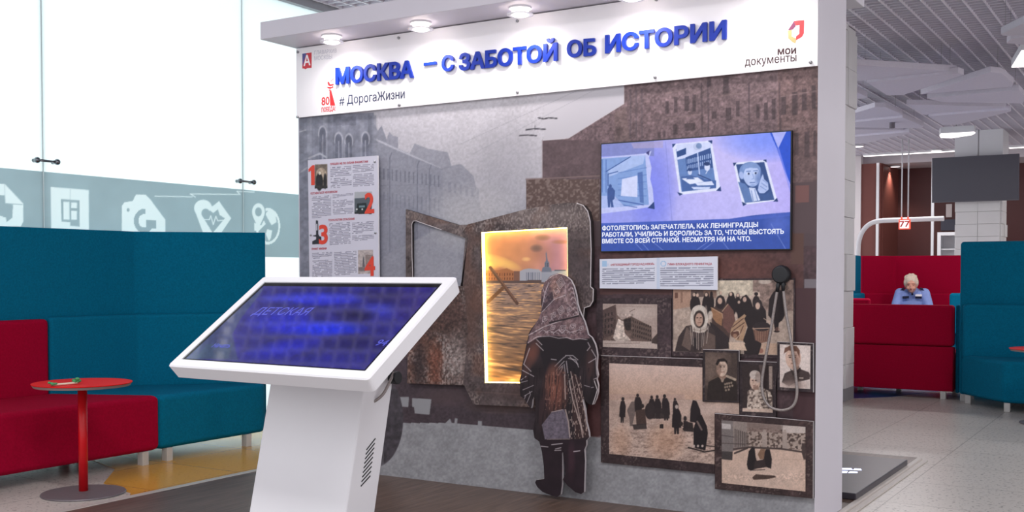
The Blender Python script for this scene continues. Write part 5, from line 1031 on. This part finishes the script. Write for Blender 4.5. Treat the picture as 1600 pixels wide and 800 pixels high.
s2 = thing('sofa_unit', 'teal angled sofa with long high screen along the glazing, left of the kiosk', 'sofa')
MB().poly2([(-4.06, -.303), (-4.06, .60), (-4.13, .68), (-4.735, .075), (-4.735, -.595)], .082, .425).build('seat', TEAL, s2, .035, 4)
strip([(-4.735, -.61), (-4.735, .085), (-4.13, .69)], .085, .40, .915, 'backrest', TEAL, s2, .025)
strip([(-4.825, -2.5), (-4.825, .125), (-4.193, .757)], .08, .082, 1.49, 'privacy_screen', TEAL, s2, .006)
legs(s2, [(-4.09, -.235), (-4.085, .455), (-4.65, -.45)])

# right: high teal unit
s3 = thing('sofa_unit', 'teal high-backed sofa unit at the right edge beside a red table', 'sofa')
MB().poly2([(-.33, 5.82), (.10, 5.25), (1.6, 5.25), (1.6, 5.82)], .078, .44).build('seat', TEAL, s3, .035, 4)
strip([(-.33, 5.84), (1.6, 5.84)], .10, .40, .915, 'backrest', TEAL, s3, .035)
strip([(-.37, 5.95), (1.6, 5.95)], .09, .06, 1.497, 'privacy_screen', TEAL, s3, .03)
legs(s3, [(.135, 5.30), (-.26, 5.80), (-.335, 5.99), (1.4, 5.30)], .078)
# red unit seen from behind
s4 = thing('sofa_unit', 'low red sofa unit seen from behind in front of the seated person', 'sofa')
MB().box(-1.75, -.43, 6.0, 6.11, .075, .50).build('back_base', RED, s4, .012, 3)
MB().box(-1.75, -.43, 6.0, 6.11, .503, .897).build('backrest', RED, s4, .03, 4)
MB().box(-1.75, -.43, 6.12, 6.75, .075, .44).build('seat', RED, s4, .03, 4)
legs(s4, [(-.52, 6.03), (-1.05, 6.60), (-1.4, 6.45), (-.52, 6.65)], .075)
s5 = thing('sofa_unit', 'teal sofa side seen as a thin strip between red back and teal high back', 'sofa')
MB().box(-.42, -.385, 6.06, 6.9, .06, .90).build('side_panel', TEAL, s5, .012, 3); MB().box(-.384, .5, 6.15, 6.75, .075, .44).build('seat', TEAL, s5, .03, 3); legs(s5, [(-.30, 6.2)], .075)
# far booth
s6 = thing('sofa_unit', 'red high-screened corner sofa unit behind the seated person', 'sofa')
strip([(-2.56, 11.2), (-2.20, 11.60), (-1.28, 11.60)], .09, .08, 1.462, 'privacy_screen', RED, s6, .02)
strip([(-2.50, 11.12), (-2.16, 11.49), (-1.28, 11.49)], .09, .40, .92, 'backrest', RED, s6, .025)
MB().poly2([(-2.45, 10.85), (-1.3, 10.85), (-1.3, 11.47), (-2.15, 11.47), (-2.45, 11.12)], .08, .44).build('seat', RED, s6, .03, 3); legs(s6, [(-2.3, 10.95), (-1.4, 10.95), (-1.4, 11.4)], .08)
s7 = thing('sofa_unit', 'teal high-screened sofa unit beside the white tiled column', 'sofa')
strip([(-2.575, 8.9), (-2.575, 11.16)], .09, .08, 1.462, 'privacy_screen', TEAL, s7, .02); strip([(-2.47, 8.9), (-2.47, 10.98)], .10, .40, .925, 'backrest', TEAL, s7, .03)
MB().box(-2.46, -1.95, 8.9, 10.7, .08, .44).build('seat', TEAL, s7, .03, 3); legs(s7, [(-2.0, 9), (-2.0, 10.6), (-2.4, 10.6)], .08)
s8 = thing('sofa_unit', 'low red backrest unit peeking out right of the white tiled column', 'sofa')
q = Wl(1360, 462, 8.3); MB().box(q[0]-.75, q[0], 8.25, 8.35, .40, .905).build('backrest', RED, s8, .03, 4); MB().box(q[0]-.75, q[0], 7.7, 8.24, .08, .44).build('seat', RED, s8, .03, 3); legs(s8, [(q[0]-.05, 7.75), (q[0]-.7, 7.75), (q[0]-.05, 8.2)], .08)
s9 = thing('sofa_unit', 'low teal backrest unit right of the seated person', 'sofa')
q = Wl(1483, 455, 10.2); MB().box(q[0], q[0]+.6, 10.2, 10.3, .40, .945).build('backrest', TEAL, s9, .035, 4); MB().box(q[0], q[0]+.6, 10.31, 10.8, .08, .44).build('seat', TEAL, s9, .03, 3); legs(s9, [(q[0]+.05, 10.35), (q[0]+.55, 10.35)], .08)

# ------------------------------------------------------------------ round tables
def round_table(label, x, y, h, r):
    t = thing('round_table', label, 'table', (x, y, 0), 0, 'round red pedestal tables')
    MB().lathe([(0, h-.006), (r-.004, h-.006), (r, h-.003), (r, h-.001), (r-.002, h), (0, h)], seg=72).build('tabletop', REDTOP, t)
    MB().lathe([(0, h-.020), (r-.012, h-.020), (r-.003, h-.0065), (0, h-.0065)], seg=72).build('top_underside', mat('grey_board_edge', (150, 130, 128), .5), t)
    MB().lathe([(0, .016), (.024, .016), (.024, h-.02), (0, h-.02)], seg=32).build('pedestal', REDPAINT, t, smooth=True)
    MB().lathe([(0, .0), (.217, .0), (.22, .004), (.217, .009), (.06, .016), (0, .016)], seg=72).build('base_plate', mat('grey_cast_base', (118, 112, 116), .45, .4, nscale=80, namp=.06), t)
    return t
round_table('red round table with wrapped green bits on it beside the red sofa', -3.64, -1.20, .606, .258)
round_table('red round table cut off by the right edge beside the teal sofa', .53, 4.62, .60, .30)
gp = Gd(100, 602, .606)
GREEN = mat('green_wrapper', (70, 150, 92), .3); CREAM = mat('cream_strip', (224, 220, 196), .5)
g = thing('wrapped_sweet', 'twist of cream paper with green crumpled ends on the red table', 'sweet', (gp[0], gp[1], .606))
a3, b3 = np.array(Gd(84, 603.5, .606))-gp, np.array(Gd(121, 600, .606))-gp
for e_, r_ in ((a3, .016), (b3, .021)):
    m = MB()
    for k in range(7):
        o_ = RNG.normal(0, r_*.55, 3); m.ball((e_[0]+o_[0]*1.3, e_[1]+o_[1], r_*.62+abs(o_[2])*.5), r_*.62, (1, .8, .7), Matrix.Rotation(k*.9, 4, 'Z'), 10)
    m.build('green_end', GREEN, g, smooth=True)
tubecurve('cream_strip', [tuple(a3+np.array((0, 0, .008))), tuple((a3+b3)/2+np.array((0, .004, .006))), tuple(b3+np.array((0, 0, .008)))], .006, CREAM, g)

# ================================================================== FAR RIGHT: signs, lamps, television
tv = thing('hanging_television', 'large switched-off dark television hanging before the tiled column', 'television', (-1.45, 13.72, 2.71))
tvx = 1.29/2
m = MB(); m.box(-tvx, tvx, -.03, .03, -.36, .36); m.build('panel', mat('dark_grey_screen', (80, 78, 88), .35), tv, .006)
m = MB(); m.box(-tvx, tvx, -.032, -.0305, -.36, -.345); m.build('lower_bezel', mat('bezel_grey', (96, 94, 102), .4), tv); MB().box(-.2, .2, .03, .15, -.2, .2).build('wall_bracket', BLACK, tv)
tv.rotation_euler = (math.radians(3), 0, 0)
nb = Wl(1413.5, 350.5, 14.4); ns = thing('number_sign', 'small lit white sign with red border reading 77 hung on two rods', 'sign', tuple(nb))
LR = mat('red_sign_light', (230, 70, 50), .4, emit=(236, 88, 66), estr=1.0); LW = mat('white_sign_light', (240, 232, 232), .4, emit=(250, 236, 236), estr=.85)
MB().box(-.095, .095, -.02, .02, -.085, .085).build('red_frame', LR, ns, .004); MB().box(-.076, .076, -.0225, -.0203, -.068, .068).build('face', LW, ns)
lettering('digits', '77', Frame((nb[0], nb[1]-.024, nb[2]), (1, 0, 0), (0, 0, 1)), (1405.5, 355), (1421.5, 354.6), 10, mat('red_digits', (206, 40, 40), .5), None, bold=.02)
dg = [o for o in COL.objects if o.name.startswith('digits')][0]; dg.parent = ns; dg.matrix_parent_inverse = Matrix.Translation(-Vector(nb))
for s in (-.05, .055):
    MB().tube((s, 0, .085), (s, 0, 3.5-nb[2]), .011).build('hanging_rod', WHITE, ns, smooth=True); MB().box(s-.013, s+.013, -.015, .015, .085, .125).build('clip', LR, ns)
rp = [Wl(*q, 15.0) for q in ((1340, 420), (1340, 395), (1342, 375), (1348, 360), (1358, 350), (1370, 345.5), (1390, 344), (1475, 341.5))]
rl = tubecurve('curved_rail', [(rp[0][0], 15.0, .0), (rp[0][0], 15.0, .8)]+[tuple(q) for q in rp], .042, WHITE); tag(rl, 'white bent pipe rail arching behind the number sign', 'rail')
SAIL = mat('acoustic_white', (214, 208, 220), .8, nscale=40, namp=.03)
sails = [([(1325, 100.5), (1498, 111.5), (1496, 114), (1325, 128)], 'uppermost wide acoustic sail next to the display wall'),
 ([(1352, 129), (1500, 113.5), (1509, 116.5), (1410, 149.5), (1384, 149.5)], 'acoustic sail with cut corner just below the uppermost one'),
 ([(1435, 148), (1548, 112), (1566, 114.5), (1585.5, 130), (1583, 136)], 'acoustic sail with blunt top, right of the column pair'),
 ([(1445, 154), (1594, 140), (1605, 152), (1600, 162), (1469, 160)], 'acoustic sail reaching the right edge of the photo'),
 ([(1413.5, 163), (1575, 166.5), (1573, 169), (1445, 180), (1439, 179)], 'narrow acoustic sail in the middle of the right group'),
 ([(1448.5, 182), (1581, 171), (1582, 174), (1496, 195), (1471, 196)], 'acoustic sail nearest the television column'),
 ([(1320, 181), (1367, 167), (1384, 167), (1412, 179), (1410, 182), (1320, 191)], 'acoustic sail with blunt peak beside the near white column'),
 ([(1320, 192), (1411, 183.5), (1445, 197), (1443, 200), (1411, 200.5), (1320, 199)], 'acoustic sail with a small round sensor under it'),
 ([(1320, 202), (1413, 203), (1411, 205.5), (1320, 213)], 'thin acoustic sail below the sensor sail'),
 ([(1320, 215), (1423, 206), (1424, 208), (1352, 224), (1320, 225)], 'lowest acoustic sail on the left of the group'),
 ([(1325, 138), (1356, 151.5), (1352, 154), (1325, 156)], 'small tip of an acoustic sail peeking from the near column'),
 ([(1563, 54), (1615, 28), (1615, 56), (1565, 56)], 'upper acoustic sail cut by the right edge'),
 ([(1572, 68), (1578, 61), (1615, 57), (1615, 71)], 'lower acoustic sail cut by the right edge above the big lamp')]
for i, (P, lab) in enumerate(sails):
    z = 3.20-(i % 2)*.03; Q = [Gd(*q, z) for q in P]; c = sum(Q)/len(Q)
    t = thing('acoustic_sail', lab, 'ceiling panel', tuple(c), group=None)
    MB().prism([(q-c)*.965 for q in Q], (0, 0, .06)).build('panel', SAIL, t, .004)
    m = MB()
    for k in (0, len(Q)//2):
        d = (Q[k]-c)*.7; m.tube((d[0], d[1], .06), (d[0], d[1], 3.496-z), .002, seg=6)
    m.build('suspension_wire', STEEL, t)
sq = Gd(1394, 194, 3.15); so = MB().tube((sq[0], sq[1], 3.10), (sq[0], sq[1], 3.172), .035).build('smoke_sensor', mat('sensor_dark', (110, 104, 112), .5)); tag(so, 'small round sensor under an acoustic sail', 'sensor')
GLOW = mat('lamp_diffuser', (250, 245, 245), .4, emit=(255, 244, 244), estr=2.2)
def lamp_poly(name, label, P, z, h, cat='ceiling lamp'):
    Q = [Gd(*q, z) for q in P]; c = sum(Q)/len(Q); t = thing(name, label, cat, tuple(c))
    MB().prism([(q-c) for q in Q], (0, 0, .006)).build('diffuser', GLOW, t); MB().prism([(q-c)*1.02+np.array((0, 0, .0065)) for q in Q], (0, 0, h)).build('housing', WHITE, t, .004)
    MB().tube((0, 0, h), (0, 0, 3.5-z), .006, seg=8).build('suspension_rod', STEEL, t)
lamp_poly('panel_lamp', 'bright panel lamp cut by the right edge near the top', [(1580.5, 105.5), (1596, 80), (1640, 76), (1640, 104)], 3.20, .07)
lamp_poly('panel_lamp', 'flat rounded panel lamp beside the tiled column top', [(1468, 212), (1470, 209.5), (1522, 206.5), (1524, 208), (1519, 211), (1487, 216), (1470, 215.5)], 3.17, .09)
def linear(label, xa, xb, y):
    t = thing('linear_lamp', label, 'ceiling lamp', ((xa+xb)/2, y, 3.46)); hw = (xb-xa)/2
    MB().box(-hw, hw, -.06, .06, 0, .006).build('diffuser', GLOW, t); MB().box(-hw-.01, hw+.01, -.065, .065, .0062, .045).build('housing', WHITE, t)
qa, qb = Gd(1350, 244, 3.46), Gd(1494, 237, 3.46); yl = (qa[1]+qb[1])/2
linear('long thin light line left of the television column', plane(1350, 244, 1, yl)[0], plane(1494, 237, 1, yl)[0], yl)
linear('short light line right of the television column', plane(1577, 243, 1, yl)[0], plane(1577, 243, 1, yl)[0]+2.5, yl)
for px, py, z, lab in ((1341, 227.5, 3.494, 'round downlight beside the near white column'), (1463, 234, 3.494, 'round downlight above the long light line'), (1399, 259, 3.335, 'round downlight in the niche above the number sign')):
    q = Gd(px, py, z); t = thing('round_downlight', lab, 'ceiling lamp', tuple(q))
    MB().lathe([(0, -.022), (.09, -.022), (.09, -.016), (0, -.016)], seg=32).build('diffuser', GLOW, t); MB().lathe([(.09, -.0225), (.112, -.02), (.112, 0), (0, 0), (0, -.0158), (.09, -.0158)], seg=32).build('ring', WHITE, t)
    if z < 3.4:
        ld = bpy.data.lights.new('niche_light', 'SPOT'); ld.energy = 60; ld.spot_size = 1.9; ld.spot_blend = .7; ld.color = (1, .85, .7); ld.shadow_soft_size = .05
        lo = bpy.data.objects.new('niche_light', ld); COL.objects.link(lo); lo.parent = t; lo.location = (0, 0, -.04)
ca, cb_ = Wl(1465, 363, 16.2), Wl(1495, 363, 16.2); cw = cb_[0]-ca[0]
cbn = thing('glazed_cabinet', 'white cabinet with a glass door left of the television column', 'cabinet', (ca[0], 16.2, 0))
m = MB(); m.box(0, .03, 0, .4, 0, ca[2]); m.box(cw+.5-.03, cw+.5, 0, .4, 0, ca[2]); m.box(.0301, cw+.4699, .38, .4, 0, ca[2]); m.box(.0301, cw+.4699, 0, .379, ca[2]-.04, ca[2]); m.box(.0301, cw+.4699, 0, .379, 0, .06)
m.build('carcass', WHITE, cbn); m = MB()
for s in np.arange(.5, ca[2]-.1, .38): m.box(.031, cw+.469, .02, .378, s, s+.02)
m.build('shelf', WHITE, cbn); m = MB(); x = (cw+.5)/2; m.box(.0, .06, -.022, -.002, .05, ca[2]); m.box(x-.03, x+.03, -.022, -.002, .05, ca[2]); m.box(cw+.44, cw+.5, -.022, -.002, .05, ca[2]); m.box(.061, x-.031, -.022, -.002, ca[2]-.06, ca[2]); m.box(x+.031, cw+.439, -.022, -.002, ca[2]-.06, ca[2]); m.build('door_frame', WHITE, cbn)
q = Wl(1482.5, 329, 18.15); o = MB().box(-.055, .055, -.04, .0, -.13, .13).build('wall_lamp', mat('off_white_shade', (214, 206, 206), .6)); o.location = (q[0], 18.198, q[2]); tag(o, 'narrow white wall light left of the television column', 'wall lamp')
q = Wl(1481, 351.5, 18.15); o = MB().box(-.13, .16, -.06, .0, -.11, .11).build('wall_box', mat('dark_blue_grey_box', (70, 72, 88), .5)); o.location = (q[0], 18.198, q[2]); tag(o, 'dark grey box on the brown wall above the glazed cabinet', 'box')

# ================================================================== THE SEATED PERSON
def capsule(bm, p, q, r0, r1, seg=14):
    p, q = Vector(p), Vector(q)
    n = 6
    for k in range(n+1):
        t = k/n; M = Matrix.Translation(p.lerp(q, t)); bmesh.ops.create_uvsphere(bm, u_segments=seg, v_segments=8, radius=r0+(r1-r0)*t, matrix=M)
    M = Matrix.Translation((p+q)/2) @ (q-p).to_track_quat('Z', 'Y').to_matrix().to_4x4()
    bmesh.ops.create_cone(bm, cap_ends=True, segments=seg, radius1=r0, radius2=r1, depth=(q-p).length, matrix=M)
def ellip(bm, c, r, rot=(0, 0, 0), seg=18):
    from mathutils import Euler
    M = Matrix.Translation(c) @ Euler(rot).to_matrix().to_4x4() @ Matrix.Diagonal((*r, 1)); bmesh.ops.create_uvsphere(bm, u_segments=seg, v_segments=12, radius=1, matrix=M)
def remesh(name, bm, vox, m, parent, smooth_it=4):
    me = bpy.data.meshes.new(name); bm.to_mesh(me); bm.free(); o = bpy.data.objects.new(name, me); COL.objects.link(o)
    r = o.modifiers.new('r', 'REMESH'); r.mode = 'VOXEL'; r.voxel_size = vox
    s = o.modifiers.new('s', 'SMOOTH'); s.iterations = smooth_it; s.factor = .5
    bpy.context.view_layer.update(); me2 = bpy.data.meshes.new_from_object(o.evaluated_get(bpy.context.evaluated_depsgraph_get())); bpy.data.objects.remove(o)
    me2.materials.clear(); me2.materials.append(m); return link(name, me2, parent, True)
SKIN = mat('skin', (226, 164, 142), .55); SHIRT = mat('light_blue_shirt', (156, 176, 236), .85, nscale=30, namp=.06); NAVYC = mat('dark_navy_cloth', (36, 36, 62), .85); HAIR = mat('pale_blond_hair', (226, 204, 184), .7, nscale=60, namp=.16, bump=.4)
pr = thing('person', 'person in a light blue uniform shirt with dark epaulettes sitting head bowed', 'person', (-1.865, 11.17, .0), .19)
# local axes: -Y is where the person faces; head bowed
bm = bmesh.new()
H = Vector((-.015, -.145, 1.055))
ellip(bm, H, (.074, .094, .112), (.42, 0, .05)); ellip(bm, H+Vector((0, -.05, -.055)), (.055, .052, .062), (.3, 0, 0)); ellip(bm, H+Vector((0, -.088, -.094)), (.026, .022, .02))
ellip(bm, H+Vector((.0, -.112, -.035)), (.013, .022, .03), (.5, 0, 0)); ellip(bm, H+Vector((0, -.122, -.055)), (.017, .014, .012))
for s in (-1, 1):
    ellip(bm, H+Vector((s*.036, -.082, -.055)), (.028, .024, .024)); ellip(bm, H+Vector((s*.076, -.005, -.02)), (.012, .024, .036), (.35, 0, 0)); ellip(bm, H+Vector((s*.03, -.092, .012)), (.026, .014, .010))
ellip(bm, H+Vector((0, -.106, -.078)), (.026, .012, .009))
capsule(bm, (0, .0, .93), H+Vector((0, .03, -.06)), .062, .055)
ellip(bm, (0, .03, .80), (.165, .105, .20), (.15, 0, 0)); ellip(bm, (0, .05, .58), (.16, .115, .18)); ellip(bm, (0, .05, .52), (.18, .13, .085))
for s in (-1, 1):
    capsule(bm, (s*.165, .0, .915), (s*.235, -.07, .68), .056, .046); capsule(bm, (s*.235, -.07, .68), (s*.10, -.285, .60), .042, .028)
    W0 = Vector((s*.10, -.285, .60)); D_ = Vector((-s*.35, -.85, -.30)).normalized(); side = Vector((-s*.95, .3, 0)).normalized()
    ellip(bm, W0+D_*.05, (.038, .048, .016), (.2, 0, s*.35))
    for k in range(4):
        b = W0+D_*.085+side*(-.027+.018*k); L = (.060, .070, .074, .062)[3-k]; mid = b+D_*L*.55+Vector((0, 0, -.006)); capsule(bm, b, mid, .0088, .0082, 8); capsule(bm, mid, mid+(D_+Vector((0, 0, -.9))).normalized()*L*.5, .0082, .007, 8)
    b = W0+D_*.02+side*.030; mid = b+(D_+side*.9).normalized()*.036; capsule(bm, b, mid, .0105, .0095, 8); capsule(bm, mid, mid+(D_+side*.2).normalized()*.03, .0095, .008, 8)
    capsule(bm, (s*.09, .03, .515), (s*.12, -.40, .50), .078, .058); capsule(bm, (s*.12, -.40, .50), (s*.12, -.43, .09), .053, .036); ellip(bm, (s*.12, -.48, .035), (.042, .115, .035))
body = remesh('body', bm, .0065, SKIN, pr, 3)
bm = bmesh.new()
ellip(bm, (0, .03, .80), (.185, .122, .215), (.15, 0, 0)); ellip(bm, (0, .05, .60), (.175, .13, .17)); ellip(bm, (0, .02, .925), (.165, .085, .055)); 
for s in (-1, 1): capsule(bm, (s*.165, .0, .925), (s*.24, -.07, .68), .072, .060); capsule(bm, (s*.24, -.07, .68), (s*.125, -.245, .615), .055, .042)
remesh('shirt', bm, .010, SHIRT, pr, 4)
bm = bmesh.new()
ellip(bm, (0, .05, .50), (.19, .14, .085))
for s in (-1, 1): capsule(bm, (s*.09, .03, .52), (s*.12, -.40, .505), .088, .068); capsule(bm, (s*.12, -.40, .505), (s*.12, -.43, .13), .064, .052)
remesh('trousers', bm, .012, NAVYC, pr, 3)
bm = bmesh.new()
ellip(bm, H+Vector((0, .012, .045)), (.094, .105, .092), (.3, 0, 0)); ellip(bm, H+Vector((0, .05, -.01)), (.090, .075, .085))
for k in range(26):
    a = RNG.uniform(0, 6.28); e_ = RNG.uniform(.15, 1.3); d = Vector((math.cos(a)*math.cos(e_)*.085, .03+math.sin(a)*math.cos(e_)*.09, .05+math.sin(e_)*.085)); ellip(bm, H+d, (.026, .026, .02), seg=8)
for s in (-1, 1): ellip(bm, H+Vector((s*.078, -.005, .02)), (.022, .045, .055), (.3, 0, 0))
remesh('hair', bm, .007, HAIR, pr, 2)
for s in (-1, 1):
    m = MB(); m.box(-.026, .026, -.03, .03, -.006, .008); o = m.build('epaulette', NAVYC, pr, .004); o.location = (s*.150, -.02, .974); o.rotation_euler = (.25, s*.42, 0); o.scale = (2.0, 1.2, 1)
    ellip_ = MB(); ellip_.box(-.045, .045, -.004, .004, -.018, .018); o = ellip_.build('pocket_flap', NAVYC, pr, .004); o.location = (s*.085, -.118, .868); o.rotation_euler = (-.25, s*.08, -s*.25*-1)
    m = MB().prism([(0, 0, 0), (s*.055, .0, .035), (s*.06, .0, .01), (s*.01, 0, -.05)], (0, .008, 0)); o = m.build('collar', SHIRT, pr, .002); o.location = (s*.008, -.112, .948)
    for y_, x_ in ((-.088, .030),): 
        m = MB().ball((0, 0, 0), .008, (1, .6, .5)); o = m.build('eye', mat('dark_eye', (44, 30, 28), .3), pr, smooth=True); o.location = H+Vector((s*.032, -.1015, -.018))
m = MB().ball((0, 0, 0), .02, (1, .5, .22)); o = m.build('mouth', mat('lip', (176, 92, 88), .5), pr, smooth=True); o.location = H+Vector((0, -.1175, -.076))
m = MB().prism([(-.05, 0, .03), (.05, 0, .03), (.012, 0, -.045), (-.012, 0, -.03)], (0, .006, 0)); o = m.build('neck_scarf', NAVYC, pr, .002); o.location = (0, -.104, .940)
m = MB(); m.box(-.045, .045, -.004, .003, -.016, .016); o = m.build('name_badge', mat('badge_white', (240, 234, 240), .4), pr, .002); o.location = (.085, -.132, .897); o.rotation_euler = (-.25, 0, .22)
